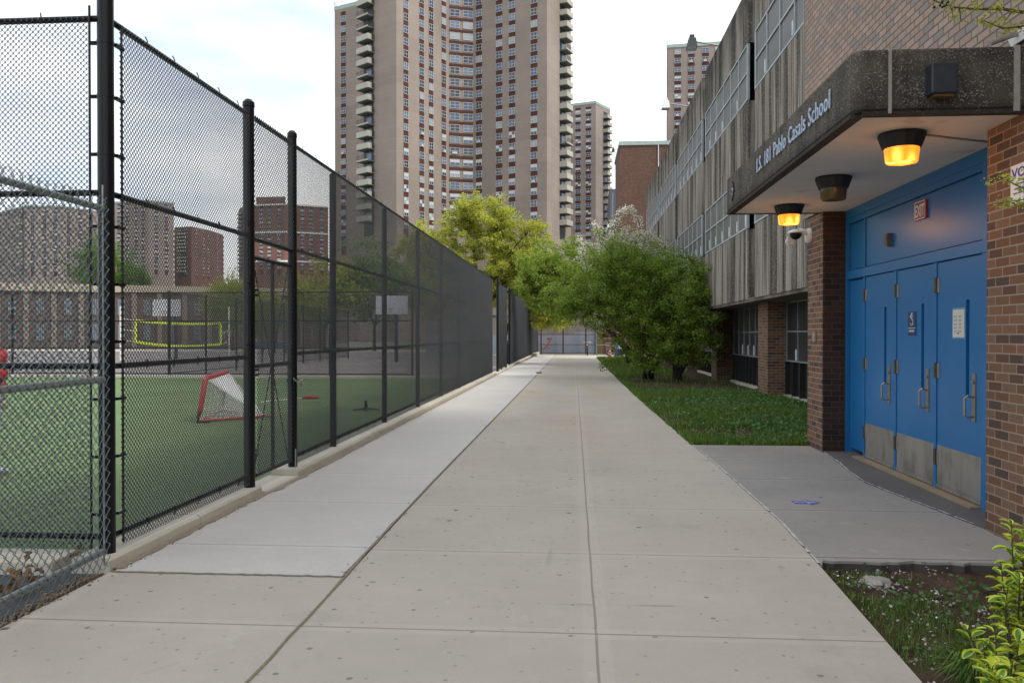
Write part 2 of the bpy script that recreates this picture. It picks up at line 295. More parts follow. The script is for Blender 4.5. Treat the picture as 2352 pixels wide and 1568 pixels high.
# ------------------------------------------------------------------ mesh builder
ORG = {}
class MB:
    def __init__(s): s.v = []; s.f = []; s.mi = []; s.n = 0
    def add(s, vs, fs, mi=0):
        vs = np.asarray(vs, dtype=np.float64).reshape(-1, 3); s.v.append(vs)
        for f in fs: s.f.append(tuple(i + s.n for i in f)); s.mi.append(mi)
        s.n += len(vs); return s
    def box(s, x0, x1, y0, y1, z0, z1, mi=0):
        x0, x1 = min(x0, x1), max(x0, x1); y0, y1 = min(y0, y1), max(y0, y1); z0, z1 = min(z0, z1), max(z0, z1)
        vs = [(x0,y0,z0),(x1,y0,z0),(x1,y1,z0),(x0,y1,z0),(x0,y0,z1),(x1,y0,z1),(x1,y1,z1),(x0,y1,z1)]
        return s.add(vs, [(0,3,2,1),(4,5,6,7),(0,1,5,4),(1,2,6,5),(2,3,7,6),(3,0,4,7)], mi)
    def obox(s, a, u, n, u0, u1, d0, d1, z0, z1, mi=0):   # box in a vertical facade frame: a origin, u along, n outward
        vs = []
        for z in (z0, z1):
            for (uu, dd) in ((u0, d0), (u1, d0), (u1, d1), (u0, d1)):
                vs.append((a[0] + u[0]*uu + n[0]*dd, a[1] + u[1]*uu + n[1]*dd, z))
        return s.add(vs, [(0,3,2,1),(4,5,6,7),(0,1,5,4),(1,2,6,5),(2,3,7,6),(3,0,4,7)], mi)
    def prism(s, poly, z0, z1, mi=0):
        k = len(poly); vs = [(x, y, z0) for x, y in poly] + [(x, y, z1) for x, y in poly]
        fs = [tuple(range(k))[::-1], tuple(range(k, 2*k))] + [(i, (i+1) % k, (i+1) % k + k, i + k) for i in range(k)]
        return s.add(vs, fs, mi)
    def tube(s, pts, rad, seg=8, cap=True, mi=0):
        pts = [Vector(p) for p in pts]; k = len(pts)
        if not hasattr(rad, '__len__'): rad = [rad] * k
        vs = []; prev = None
        for i, p in enumerate(pts):
            d = (pts[min(i+1, k-1)] - pts[max(i-1, 0)])
            if d.length < 1e-9: d = Vector((0, 0, 1))
            d.normalize()
            if prev is None:
                a = d.cross(Vector((0, 0, 1)) if abs(d.z) < 0.9 else Vector((1, 0, 0))).normalized()
            else:
                a = (prev - d * prev.dot(d))
                a = a.normalized() if a.length > 1e-6 else d.orthogonal().normalized()
            prev = a; b = d.cross(a)
            for j in range(seg):
                t = 2 * math.pi * j / seg
                vs.append(p + (a * math.cos(t) + b * math.sin(t)) * rad[i])
        fs = [(i*seg + j, i*seg + (j+1) % seg, (i+1)*seg + (j+1) % seg, (i+1)*seg + j) for i in range(k-1) for j in range(seg)]
        if cap: fs += [tuple(range(seg))[::-1], tuple(range((k-1)*seg, k*seg))]
        return s.add([tuple(v) for v in vs], fs, mi)
    def lathe(s, c, prof, seg=20, mi=0, axis='z'):
        vs = []
        for (r, h) in prof:
            for j in range(seg):
                t = 2*math.pi*j/seg
                if axis == 'z': vs.append((c[0] + r*math.cos(t), c[1] + r*math.sin(t), c[2] + h))
                elif axis == 'x': vs.append((c[0] + h, c[1] + r*math.cos(t), c[2] + r*math.sin(t)))
                else: vs.append((c[0] + r*math.cos(t), c[1] + h, c[2] + r*math.sin(t)))
        k = len(prof)
        fs = [(i*seg + j, i*seg + (j+1) % seg, (i+1)*seg + (j+1) % seg, (i+1)*seg + j) for i in range(k-1) for j in range(seg)]
        fs += [tuple(range(seg))[::-1], tuple(range((k-1)*seg, k*seg))]
        return s.add(vs, fs, mi)
    def mesh(s, name, mats, off=(0, 0, 0), smooth=False):
        me = bpy.data.meshes.new(name)
        v = np.concatenate(s.v) - np.array(off)
        me.from_pydata(v.tolist(), [], s.f)
        for m in mats: me.materials.append(m)
        if len(mats) > 1: me.polygons.foreach_set('material_index', np.array(s.mi, dtype=np.int32))
        if smooth: me.polygons.foreach_set('use_smooth', np.ones(len(s.f), dtype=bool))
        me.update(); return me
    def build(s, name, mats, parent=None, smooth=False, bevel=0.0):
        if not isinstance(mats, (list, tuple)): mats = [mats]
        off = ORG.get(parent.name, (0, 0, 0)) if parent else (0, 0, 0)
        o = bpy.data.objects.new(name, s.mesh(name, mats, off, smooth)); COL.objects.link(o)
        if parent: o.parent = parent
        ORG[o.name] = off
        if bevel > 0:
            b = o.modifiers.new('bevel', 'BEVEL'); b.width = bevel; b.segments = 2; b.limit_method = 'ANGLE'
        return o
def tag(o, label=None, cat=None, group=None, kind=None):
    if label: o['label'] = label
    if cat: o['category'] = cat
    if group: o['group'] = group
    if kind: o['kind'] = kind
    return o
def thing(name, label, cat, loc=(0, 0, 0), group=None):
    o = bpy.data.objects.new(name, None); COL.objects.link(o); o.location = loc; o.empty_display_size = 0.2
    ORG[o.name] = tuple(loc); return tag(o, label, cat, group)
def struct(o): o['kind'] = 'structure'; return o
def copy_tree(o, parent=None):
    c = o.copy(); COL.objects.link(c); c.parent = parent; ORG[c.name] = ORG.get(o.name, (0, 0, 0))
    for ch in list(o.children): copy_tree(ch, c)
    return c
def fast_mesh(name, verts, faces4, mats, mi=None, smooth=False):
    """verts (n,3), faces (m,k) arrays"""
    me = bpy.data.meshes.new(name); n = len(verts); m, k = faces4.shape
    me.vertices.add(n); me.vertices.foreach_set('co', np.asarray(verts, dtype=np.float32).ravel())
    me.loops.add(m * k); me.loops.foreach_set('vertex_index', faces4.astype(np.int32).ravel())
    me.polygons.add(m); me.polygons.foreach_set('loop_start', (np.arange(m) * k).astype(np.int32))
    for mt in mats: me.materials.append(mt)
    if mi is not None: me.polygons.foreach_set('material_index', mi.astype(np.int32))
    if smooth: me.polygons.foreach_set('use_smooth', np.ones(m, dtype=bool))
    me.update(calc_edges=True); return me
def link_mesh(name, me, parent=None, loc=(0, 0, 0), rz=0.0):
    o = bpy.data.objects.new(name, me); COL.objects.link(o)
    if parent is not None:
        o.parent = parent; po = ORG.get(parent.name, (0, 0, 0)); o.location = (loc[0]-po[0], loc[1]-po[1], loc[2]-po[2])
    else: o.location = loc
    o.rotation_euler = (0, 0, rz); return o
def text_mesh(body, height, width=None, depth=0.01, bold=0.0, sp=1.0):
    cu = bpy.data.curves.new('t', 'FONT'); cu.body = body; cu.size = 1.0; cu.extrude = depth / 2; cu.offset = bold; cu.resolution_u = 3; cu.space_character = sp
    o = bpy.data.objects.new('t', cu); COL.objects.link(o); bpy.context.view_layer.update()
    me = bpy.data.meshes.new_from_object(o.evaluated_get(bpy.context.evaluated_depsgraph_get()))
    bpy.data.objects.remove(o); bpy.data.curves.remove(cu)
    n = len(me.vertices); a = np.empty(n*3, dtype=np.float32); me.vertices.foreach_get('co', a); a = a.reshape(-1, 3)
    cap = 0.72; sy = height / cap; a[:, 1] *= sy
    wd = a[:, 0].max() - a[:, 0].min(); a[:, 0] -= a[:, 0].min(); a[:, 0] *= (width / wd if width else sy)
    fs = [tuple(p.vertices) for p in me.polygons]; bpy.data.meshes.remove(me); return a, fs
def text_on_xwall(mb, body, X, y_left, z, height, width, depth=0.01, mi=0, bold=0.0, sp=1.0):
    """text on a wall facing -X: reads towards -Y"""
    a, fs = text_mesh(body, height, width, depth, bold, sp)
    v = np.stack([X - depth/2 - a[:, 2], y_left - a[:, 0], z + a[:, 1]], axis=1); mb.add(v, fs, mi)

def at(px, depth):
    """ground-plan point seen at image column px (2352-wide photograph) at a given axial depth"""
    xc = (px - 1176) / FPX * depth
    return (xc * math.cos(YAW) - depth * math.sin(YAW), xc * math.sin(YAW) + depth * math.cos(YAW))
#MARK_SETTING
# ================================================================== SETTING
FX = -3.22      # line of the tall fence
struct(MB().add([(-900,-60,-0.07),(900,-60,-0.07),(900,1500,-0.07),(-900,1500,-0.07)], [(0,1,2,3)]).build('ground', M['ground']))
# far court and turf
struct(MB().add([(-75,29.7,-0.012),(-3.45,29.7,-0.012),(-3.45,76,-0.012),(-75,76,-0.012)], [(0,1,2,3)]).build('court', M['court']))
struct(MB().add([(-75,5.62,-0.004),(-3.36,5.62,-0.004),(-3.36,29.7,-0.004),(-75,29.7,-0.004)], [(0,1,2,3)]).build('turf', M['turf']))
struct(MB().box(-75,-3.6,29.55,29.75,-0.02,0.10).build('turf_edging', M['curb'], bevel=0.02))
struct(MB().box(-75,-3.5,5.30,5.62,-0.06,0.075).build('turf_curb', M['curb'], bevel=0.015))
struct(MB().add([(-30,-20,-0.02),(-3.12,-20,-0.02),(-3.12,5.45,-0.02),(-30,5.45,-0.02)], [(0,1,2,3)]).build('asphalt', M['asphalt']))
m = MB()
for (x0, y0, x1, y1) in ((-60, 46, -3.6, 46.09), (-60, 60, -3.6, 60.09), (-12.0, 46.09, -11.91, 60), (-26, 46.09, -25.9, 60)):
    m.add([(x0,y0,-0.007),(x1,y0,-0.007),(x1,y1,-0.007),(x0,y1,-0.007)], [(0,1,2,3)])
struct(m.build('court_line_marking', M['white']))
# beige walk beyond the court
struct(MB().box(-140,-10,76,84,-0.05,0.02).build('street_pavement', M['curb']))

# path slab : left edge, old joint, right edge as measured polylines
LE = [(-20,-3.10),(5.34,-3.12)]
RE = [(-20,1.58),(3.9,1.60),(5.85,1.70),(7.2,1.76),(9.0,1.755),(10.5,1.745),(12.1,1.715),(15,1.67),(20,1.62),(27,1.58),(38,1.55),(58,1.55)]
JE = [(5.34,-1.50),(7.2,-1.51),(9.0,-1.515),(14,-1.50),(24,-1.47),(36,-1.45),(64,-1.44)]
def strip(pts_l, pts_r, z, h):
    """pts: (y, x) ; closed slab"""
    poly = [(x, y) for y, x in pts_r] + [(x, y) for y, x in reversed(pts_l)]
    return MB().prism(poly, z - h, z)
NEWR = [(y, x) for y, x in JE]
struct(strip([(-20,-3.10),(5.34,-3.12),(5.34,-1.50)] + JE[1:], RE + [(58,2.9),(64,2.9)], 0.0, 0.12).build('path', M['path']))
struct(strip([(5.36,-3.10),(8.3,-3.07),(9.3,-3.02),(16,-3.02),(41,-3.02),(62,-2.85),(64,-2.75)], [(5.36,-1.53)] + [(y, x-0.025) for y, x in JE[1:]], 0.004, 0.12).build('pavement', M['path_new']))
m = MB()   # dirt filled joint between old and new paving
prev = None
ys = np.linspace(-4, 64, 240); jx = np.interp(ys, [-4]+[j[0] for j in JE], [-1.485]+[j[1] for j in JE])
w1 = 0.007 + 0.007*rng.random(240)*(ys > 5); off = np.where(ys > 5.36, -0.012, 0.0) + 0.003*rng.standard_normal(240)
v = []; 
for i in range(240): v += [(jx[i]+off[i]-w1[i], ys[i], 0.0075), (jx[i]+off[i]+w1[i], ys[i], 0.0075)]
m.add(v, [(2*i, 2*i+1, 2*i+3, 2*i+2) for i in range(239)])
xs = np.linspace(-3.1, -1.5, 60); v = []
for x in xs: a = 5.345 + 0.005*rng.standard_normal(); v += [(x, a-0.008-0.006*rng.random(), 0.0075), (x, a+0.008, 0.0075)]
m.add(v, [(2*i, 2*i+1, 2*i+3, 2*i+2) for i in range(59)])
struct(m.build('joint_dirt', M['path_joint']))
# white mortar line beside the entrance slab
m = MB(); ys = np.linspace(5.9, 12.1, 150); rx = np.interp(ys, [a for a, b in RE], [b for a, b in RE]); v = []
for i in range(150):
    ww = 0.006 + 0.010*rng.random(); v += [(rx[i]-ww+0.005, ys[i], 0.0085), (rx[i]+ww+0.005, ys[i], 0.0085)]
m.add(v, [(2*i, 2*i+1, 2*i+3, 2*i+2) for i in range(149) if rng.random() > 0.06])
struct(m.build('joint_mortar', M['mortar_line']))
# entrance slab with a worn raised near edge
SE = [(y, x+0.012) for y, x in RE if 5.85 <= y <= 12.1]
poly = [(x, y) for y, x in SE] + [(3.36, 12.12), (3.36, 11.2), (3.12, 9.2), (3.36, 7.05), (3.36, 6.02)]
# near edge jitter
edge = [(x, 5.98 + 0.012*math.sin(x*9) + 0.01*rng.standard_normal() - (0.025 if 2.05 < x < 2.3 else 0) - 0.07*max(0, 1.9-x)) for x in np.linspace(3.34, 1.76, 26)]
poly = poly[:-1] + edge
struct(MB().prism([(x, y) for x, y in poly], -0.10, 0.006).build('entrance_slab', [M['slab']]))
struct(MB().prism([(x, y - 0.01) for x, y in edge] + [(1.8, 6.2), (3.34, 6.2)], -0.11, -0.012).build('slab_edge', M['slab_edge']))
# worn threshold apron in front of the doors
ap = [(3.13, 9.2), (3.30, 10.6), (3.37, 11.4), (3.40, 11.56), (3.80, 11.56), (3.80, 7.10), (3.40, 7.10), (3.36, 7.2)]
struct(MB().prism(ap[::-1], -0.05, 0.012).build('threshold_apron', M['threshold']))
m = MB(); pl = [(3.36,7.15),(3.22,8.3),(3.13,9.2),(3.20,9.9),(3.30,10.6),(3.37,11.4)]; ys = np.linspace(7.2, 11.4, 110)
v = []
for yv in ys:
    xx = np.interp(yv, [p[1] for p in pl], [p[0] for p in pl]) + 0.004*rng.standard_normal(); ww = 0.004+0.009*rng.random()
    v += [(xx-ww, yv, 0.0155), (xx+ww, yv, 0.0155)]
m.add(v, [(2*i, 2*i+1, 2*i+3, 2*i+2) for i in range(109) if rng.random() > 0.1]); struct(m.build('apron_mortar', M['mortar_line']))
# soil sheets with real unevenness
def rough_sheet(name, x0, x1, y0, y1, z, amp, nx, ny, mat, xedge=None, seed=0):
    r = np.random.default_rng(seed); X = np.linspace(0, 1, nx); Y = np.linspace(y0, y1, ny)
    gx, gy = np.meshgrid(X, Y); lo = np.interp(Y, [a for a, b in RE], [b for a, b in RE])[:, None] - 0.03 if xedge else x0
    px = lo + (x1 - lo) * gx
    ph = r.random((6, 3)) * 6.28; h = sum(np.sin(px * (1.5+k*1.7) + ph[k, 0]) * np.sin(gy * (1.2+k*1.9) + ph[k, 1]) / (k+1) for k in range(6))
    pz = z + amp * (h * 0.5 + r.standard_normal(px.shape) * 0.12)
    v = np.stack([px, gy, pz], -1).reshape(-1, 3); i = np.arange((nx-1)*(ny-1)); a = (i // (nx-1)) * nx + i % (nx-1)
    f = np.stack([a, a+1, a+nx+1, a+nx], 1); return struct(link_mesh(name, fast_mesh(name, v, f, [mat], smooth=True)))
rough_sheet('soil', 1.6, 5.0, 1.5, 6.0, -0.055, 0.014, 90, 140, M['soil'], True, 3)
rough_sheet('lawn_soil', 1.6, 6.2, 12.1, 58, -0.035, 0.02, 60, 300, M['soil'], True, 4)

# curb under the tall fence, with its gate gap
def curb(y0, y1, x0a, x1a, z, name, lab):
    m = MB(); n = max(2, int((y1-y0)/0.15)); v = []
    for i in range(n+1):
        t = i/n; y = y0+(y1-y0)*t; j = 0.004*rng.standard_normal(4)
        v += [(x0a, y, -0.05), (x0a, y, z), (x1a-0.03+j[0], y, z+j[1]*0.4), (x1a-0.008+j[2], y, z-0.02), (x1a+j[3]*0.6, y, -0.05)]
    fs = [(i*5+k, i*5+k+1, (i+1)*5+k+1, (i+1)*5+k) for i in range(n) for k in range(4)] + [(0,1,2,3,4)[::-1], tuple(n*5+k for k in range(5))]
    m.add(v, fs); return struct(m.build(name, M['curb']))
curb(5.36, 6.72, -3.40, -3.13, 0.085, 'kerb', '')
curb(6.74, 8.10, -3.40, -3.13, 0.085, 'kerb', '')
curb(8.12, 9.05, -3.42, -3.06, 0.02, 'kerb_gate_sill', '')
curb(9.07, 14.9, -3.40, -3.08, 0.085, 'kerb', '')
curb(14.92, 21.0, -3.40, -3.08, 0.085, 'kerb', '')
curb(21.02, 33.0, -3.40, -3.08, 0.085, 'kerb', '')
curb(33.02, 41.0, -3.40, -3.08, 0.03, 'kerb_gate_sill', '')
curb(41.02, 61.0, -3.40, -3.08, 0.085, 'kerb', '')
curb(61.0, 66.0, -3.30, -2.72, 0.22, 'kerb', '')
m = MB(); ys = np.linspace(5.4, 60, 500); v = []     # sandy dirt collected along the kerb
for yv in ys:
    e = -3.10 if yv < 8.2 else -3.05
    a = 0.02 + 0.022*abs(rng.standard_normal()); v += [(e-0.05, yv, 0.0095), (e+a, yv, 0.0095)]
m.add(v, [(2*i, 2*i+1, 2*i+3, 2*i+2) for i in range(499)]); struct(m.build('kerb_dirt', simple('sandy_dirt', (0.30, 0.25, 0.18), 0.95, sc=25, var=0.5)))

# ================================================================== CHAIN LINK
def link_mesh_data(name, width, height, diag, rad, weave, mat, z0=0.0, twist=True, closed=True, sides=3):
    """woven wire: zigzag strands in the plane local X (along) / Z, with the depth of the weave in Y"""
    h = diag / 2; ns = int(width / h); nz = int(height / h); V = []; F = []; base = 0
    i = np.arange(nz + 1); over = rad * 0.9
    ring = np.array([[math.cos(2*math.pi*k/sides + 0.5), math.sin(2*math.pi*k/sides + 0.5)] for k in range(sides)])
    for k in range(ns):
        # segment j runs from bend j to bend j+1; alternate segments lie in front of and behind the plane of the mesh
        j = np.arange(nz); right = (j + k) % 2 == 1; xa = np.where(right, (k+1)*h + over, k*h - over); xb = np.where(right, k*h - over, (k+1)*h + over)
        dep = np.where(right, weave, -weave)*0.8; x = np.stack([xa, xb], 1).ravel(); y = np.repeat(dep, 2)
        z = np.stack([z0 + j*h + rad*0.9, z0 + (j+1)*h - rad*0.9], 1).ravel()
        if twist:   # barbed twisted ends above the top rail
            x = np.append(x, (k + 0.5)*h + (h*0.45 if k % 2 else -h*0.45)*0.5); y = np.append(y, 0.0); z = np.append(z, z[-1] + h*0.9)
        P = np.stack([x, y, z], 1); d = np.gradient(P, axis=0)*1.0
        # corners keep their sideways offset : rings lie in the plane facing mostly along the strand
        n1 = np.stack([np.ones(len(P)), np.zeros(len(P)), np.zeros(len(P))], 1); n2 = np.stack([np.zeros(len(P)), np.ones(len(P)), np.zeros(len(P))], 1)
        sx = np.ones(len(P))*1.35
        rv = P[:, None, :] + rad*(ring[None, :, 0:1]*n1[:, None, :]*sx[:, None, None] + ring[None, :, 1:2]*n2[:, None, :])
        V.append(rv.reshape(-1, 3)); n = len(P); a = base + np.arange(n-1)[:, None]*sides + np.arange(sides)[None, :]
        b = base + np.arange(n-1)[:, None]*sides + (np.arange(sides)[None, :]+1) % sides
        F.append(np.stack([a, b, b+sides, a+sides], -1).reshape(-1, 4)); base += n*sides
    return fast_mesh(name, np.concatenate(V), np.concatenate(F), [mat])
BW = M['black_wire']
panel_md = link_mesh_data('wire_panel', 3.05, 3.66, 0.0406, 0.0028, 0.0070, M['run_wire'])
left_md = link_mesh_data('wire_left', 3.05, 3.66, 0.0406, 0.0029, 0.0055, BW, sides=4)
Z0 = 0.115; RAILS = (0.20, 1.38, 2.58, 3.78)
def far_fence_run(root, pts_y, X, X2=None, prad=0.035, ptop=3.9, md=None, rails=RAILS, tall_ends=None):
    """run along +Y; posts at pts_y, behind (field side of) the mesh"""
    X2 = X if X2 is None else X2; y0, y1 = pts_y[0], pts_y[-1]
    fx = lambda y: X + (X2-X)*(y-y0)/(y1-y0)
    for y in pts_y:
        r = prad if y not in (y0, y1) else 0.052
        tp = ptop if y in (y0, y1) else 3.74
        MB().lathe((fx(y)-0.045 if y not in (y0, y1) else fx(y)-0.01, y, 0.02), [(r,0),(r,tp),(r*1.12,tp+0.005),(r*1.1,tp+0.03),(r*0.6,tp+0.05)], 10).build('post', M['black'], root, smooth=False)
    for z in rails:
        MB().tube([(fx(y0)-0.03,y0,z),(fx(y1)-0.03,y1,z)], 0.024, 8).build('rail', M['black'], root)
def panels_y(root, y0, y1, X, n=None, md=None, w=3.05, X2=None):
    n = max(1, round((y1-y0)/w)) if n is None else n; X2 = X if X2 is None else X2
    for k in range(n):
        t = k*w/(y1-y0)
        o = link_mesh('chain_link', md or panel_md, root, (X+(X2-X)*t, y0+k*w, Z0), math.pi/2 - math.atan2(X2-X, y1-y0))

# --- corner post fence section 1 (corner post to gate post)
f1 = thing('chain_link_fence', 'black chain link fence section between tall corner post and gate post', 'fence', (FX, 5.5, 0), 'black chain link fences along the path')
MB().lathe((FX-0.02, 5.52, 0.05), [(0.054,0),(0.054,5.2),(0.06,5.21),(0.05,5.27)], 24).build('corner_post', M['black'], f1, smooth=False)
y0, y1 = 5.62, 7.93
sec_md = link_mesh_data('wire_section', y1-y0, 3.66, 0.0406, 0.0030, 0.0052, BW, sides=4)
link_mesh('chain_link', sec_md, f1, (FX+0.03, y0, Z0), math.pi/2)
for z in RAILS: MB().tube([(FX, 5.56, z), (FX, 7.97, z)], 0.022, 12).build('rail', M['black'], f1)
for yt in (5.635, 7.90): MB().tube([(FX+0.03, yt, 0.13), (FX+0.03, yt, 3.78)], 0.008, 6).build('tension_bar', M['black'], f1)
for z in (0.35, 0.75, 1.15, 1.55, 1.95, 2.35, 2.85, 3.25, 3.62):
    b = MB(); b.lathe((FX-0.02, 5.52, z-0.012), [(0.0565,0),(0.0565,0.024)], 24); b.box(FX+0.01, FX+0.04, 5.56, 5.66, z-0.010, z+0.010)
    b.box(FX-0.13, FX-0.07, 5.505, 5.535, z-0.010, z+0.010); b.build('brace_band', M['black'], f1)
m = MB()
for z in RAILS:
    for k in range(5):
        y = 5.95 + k*0.42; m.tube([(FX+0.034, y, z-0.035), (FX+0.05, y+0.01, z), (FX+0.034, y+0.004, z+0.035)], 0.005, 5)
m.build('wire_tie', BW, f1)
# gate post 1
MB().lathe((FX+0.0, 8.0, 0.0), [(0.055,0),(0.055,3.85),(0.060,3.86),(0.058,3.90),(0.03,3.93)], 20).build('gate_post', M['black'], f1)
for z in (0.8, 1.5, 2.1, 2.7, 3.3):
    b = MB(); b.lathe((FX, 8.0, z-0.012), [(0.058,0),(0.058,0.024)], 16); b.box(FX+0.01, FX+0.035, 7.88, 7.95, z-0.01, z+0.01); b.build('brace_band', M['black'], f1)

# --- panel over the gate + second gate post
f2 = thing('chain_link_fence', 'short black chain link overpanel spanning the pedestrian gate between two posts', 'fence', (FX, 9.27, 0), 'black chain link fences along the path')
MB().lathe((FX, 9.27, 0.0), [(0.052,0),(0.052,3.85),(0.057,3.86),(0.055,3.90),(0.03,3.93)], 20).build('gate_post', M['black'], f2)
for z in (2.56, 3.78): MB().tube([(FX, 8.05, z), (FX, 9.22, z)], 0.024, 12).build('rail', M['black'], f2)
md = link_mesh_data('wire_over', 1.16, 1.24, 0.0508, 0.0036, 0.0065, BW, sides=4)
link_mesh('chain_link', md, f2, (FX+0.03, 8.06, 2.56), math.pi/2)
# --- the gate leaf
g = thing('pedestrian_gate', 'closed black chain link gate with crossed brace rods and a chain on its latch', 'gate', (FX, 8.08, 0.1))
m = MB()
for (a, b) in (((8.10,0.17),(8.10,2.38)), ((9.17,0.17),(9.17,2.38)), ((8.10,0.17),(9.17,0.17)), ((8.10,2.38),(9.17,2.38)), ((8.10,1.28),(9.17,1.28))):
    m.tube([(FX, a[0], a[1]), (FX, b[0], b[1])], 0.022, 12)
m.build('gate_frame', M['black'], g)
MB().tube([(FX, 8.635, 0.19), (FX, 8.635, 2.36)], 0.020, 12).build('middle_upright', M['black'], g)
for (a, b) in (((8.13,0.2),(8.62,1.25)), ((9.14,0.2),(8.65,1.25)), ((8.13,2.35),(8.62,1.3)), ((9.14,2.35),(8.65,1.3))):
    MB().tube([(FX-0.01, a[0], a[1]), (FX-0.01, b[0], b[1])], 0.006, 6).build('brace_rod', M['black'], g)
md = link_mesh_data('wire_gate', 1.06, 2.2, 0.0508, 0.0038, 0.0065, BW, sides=4)
link_mesh('chain_link', md, g, (FX+0.03, 8.11, 0.16), math.pi/2)
for z in (0.42, 1.22, 2.02):
    b = MB(); b.lathe((FX, 8.075, z-0.05), [(0.02,0),(0.02,0.1)], 10); b.box(FX-0.05, FX+0.05, 8.04, 8.12, z-0.035, z-0.015); b.box(FX-0.05, FX+0.05, 8.04, 8.12, z+0.015, z+0.035)
    b.build('hinge', M['black'], g)
b = MB(); b.box(FX-0.03, FX+0.05, 9.15, 9.30, 1.06, 1.10); b.tube([(FX+0.03, 9.2, 0.98), (FX+0.03, 9.2, 1.16)], 0.012, 8); b.build('latch', M['black'], g)
m = MB()
for k in range(9):
    t = k/8; c = Vector((FX+0.06+0.03*math.sin(t*3), 9.14+0.20*t, 1.10-0.05*math.sin(t*3.1)))
    pts = [c + Vector((0.012*math.cos(a)*(k % 2), 0.016*math.sin(a), 0.012*math.cos(a)*((k+1) % 2))) for a in np.linspace(0, 6.28, 9)]
    m.tube(pts, 0.0035, 5, cap=False)
m.build('chain', M['galv'], g)
pl = thing('padlock', 'small steel padlock hanging from the gate chain', 'padlock', (FX+0.09, 9.36, 1.03))
MB().box(FX+0.07, FX+0.10, 9.33, 9.38, 1.0, 1.045).build('lock_body', M['steel'], pl, bevel=0.005)
MB().tube([(FX+0.085, 9.34, 1.045), (FX+0.085, 9.34, 1.075), (FX+0.085, 9.355, 1.088), (FX+0.085, 9.37, 1.075), (FX+0.085, 9.37, 1.045)], 0.004, 6).build('shackle', M['steel'], pl)
MB().tube([(FX+0.06, 9.19, 0.0), (FX+0.06, 9.19, 0.3)], 0.009, 8).build('drop_rod', M['galv'], g)

# --- long windscreen-like fence run
f3 = thing('chain_link_fence', 'long black chain link fence run from the gate towards the far trees', 'fence', (FX, 9.27, 0), 'black chain link fences along the path')
posts = [11.0 + 3.05*k for k in range(8)]
for i, y in enumerate(posts):
    r = 0.045 if i < 7 else 0.052
    tp = 3.72 if i < 7 else 3.88
    MB().lathe((FX-0.04, y, 0.02), [(r,0),(r,tp),(r*1.1,tp+0.01),(r*0.6,tp+0.04)], 12).build('post', M['black'], f3)
for z in RAILS: MB().tube([(FX, 9.3, z), (FX, posts[-1], z)], 0.022, 8).build('rail', M['black'], f3)
md = link_mesh_data('wire_short', 1.72, 3.66, 0.0406, 0.0031, 0.0062, M['run_wire'])
link_mesh('chain_link', md, f3, (FX+0.03, 9.29, Z0), math.pi/2)
panels_y(f3, 11.0, 11.0+3.05*7, FX+0.03)
m = MB()
for z in RAILS:
    for k in range(9): 
        y = 9.5 + k*0.5; m.tube([(FX+0.034, y, z-0.03), (FX+0.05, y+0.01, z), (FX+0.034, y+0.004, z+0.035)], 0.0045, 5)
m.build('wire_tie', BW, f3)
f4 = thing('chain_link_fence', 'narrow two-bay black fence section standing between two openings', 'fence', (FX, 34.9, 0), 'black chain link fences along the path')
far_fence_run(f4, [34.9, 37.2, 39.2], FX); panels_y(f4, 34.9, 39.2, FX+0.03, 1); panels_y(f4, 36.2, 39.2, FX+0.036, 1)
f5 = thing('chain_link_fence', 'distant black fence run from the second opening to the end wall', 'fence', (FX, 41.3, 0), 'black chain link fences along the path')
far_fence_run(f5, [41.3 + 3.05*k for k in range(7)], FX, ptop=3.85); panels_y(f5, 41.3, 59.6, FX+0.03, 6)
f6 = thing('chain_link_fence', 'last grey-looking fence section angled in beside the end wall', 'fence', (FX+0.02, 59.7, 0), 'black chain link fences along the path')
far_fence_run(f6, [59.7, 62.7, 65.8], FX+0.02, -2.86, ptop=3.85); panels_y(f6, 59.7, 65.8, FX+0.05, 2, X2=-2.83)

# --- fence at right angles from the corner post, to the left
f7 = thing('chain_link_fence', 'black chain link fence running left from the tall corner post across the turf end', 'fence', (FX, 5.5, 0), 'black chain link fences round the turf')
for k in range(2): link_mesh('chain_link', left_md, f7, (FX-0.10-3.05*(k+1), 5.47, Z0), 0)
for z in RAILS: MB().tube([(FX-0.05, 5.5, z), (FX-6.2, 5.5, z)], 0.022, 12).build('rail', M['black'], f7)
MB().tube([(FX-0.105, 5.47, 0.12), (FX-0.105, 5.47, 3.86)], 0.008, 6).build('tension_bar', M['black'], f7)
for xx in (-3.2, -6.25): MB().lathe((FX+xx, 5.53, 0.02), [(0.04,0),(0.04,3.85),(0.02,3.9)], 12).build('post', M['black'], f7)
for z in RAILS:
    for k in range(4): x = FX-0.45-k*0.62; MB().tube([(x, 5.46, z-0.035), (x+0.01, 5.45, z), (x, 5.46, z+0.035)], 0.005, 5).build('wire_tie', BW, f7)

# --- galvanised fence nearest the camera
f8 = thing('galvanised_fence', 'low galvanised chain link fence with large diamonds in front of the black corner post', 'fence', (-3.13, 5.3, 0))
gmd = link_mesh_data('wire_galv', 3.2, 2.44, 0.080, 0.0030, 0.009, M['galv_wire'], sides=5)
link_mesh('chain_link', gmd, f8, (-2.98, 2.12, 0.04), math.pi/2 + math.atan2(0.13, 3.2))
for z in (0.15, 1.30, 2.44): MB().tube([(-3.14, 5.30, z), (-3.01, 2.1, z)], 0.022, 12).build('rail', M['galv'], f8)
MB().box(-3.150, -3.142, 5.315, 5.325, 0.05, 2.6).build('tension_bar', M['galv'], f8)
MB().tube([(-3.01, 2.1, 0.0), (-3.01, 2.1, 2.5)], 0.03, 12).build('post', M['galv'], f8)

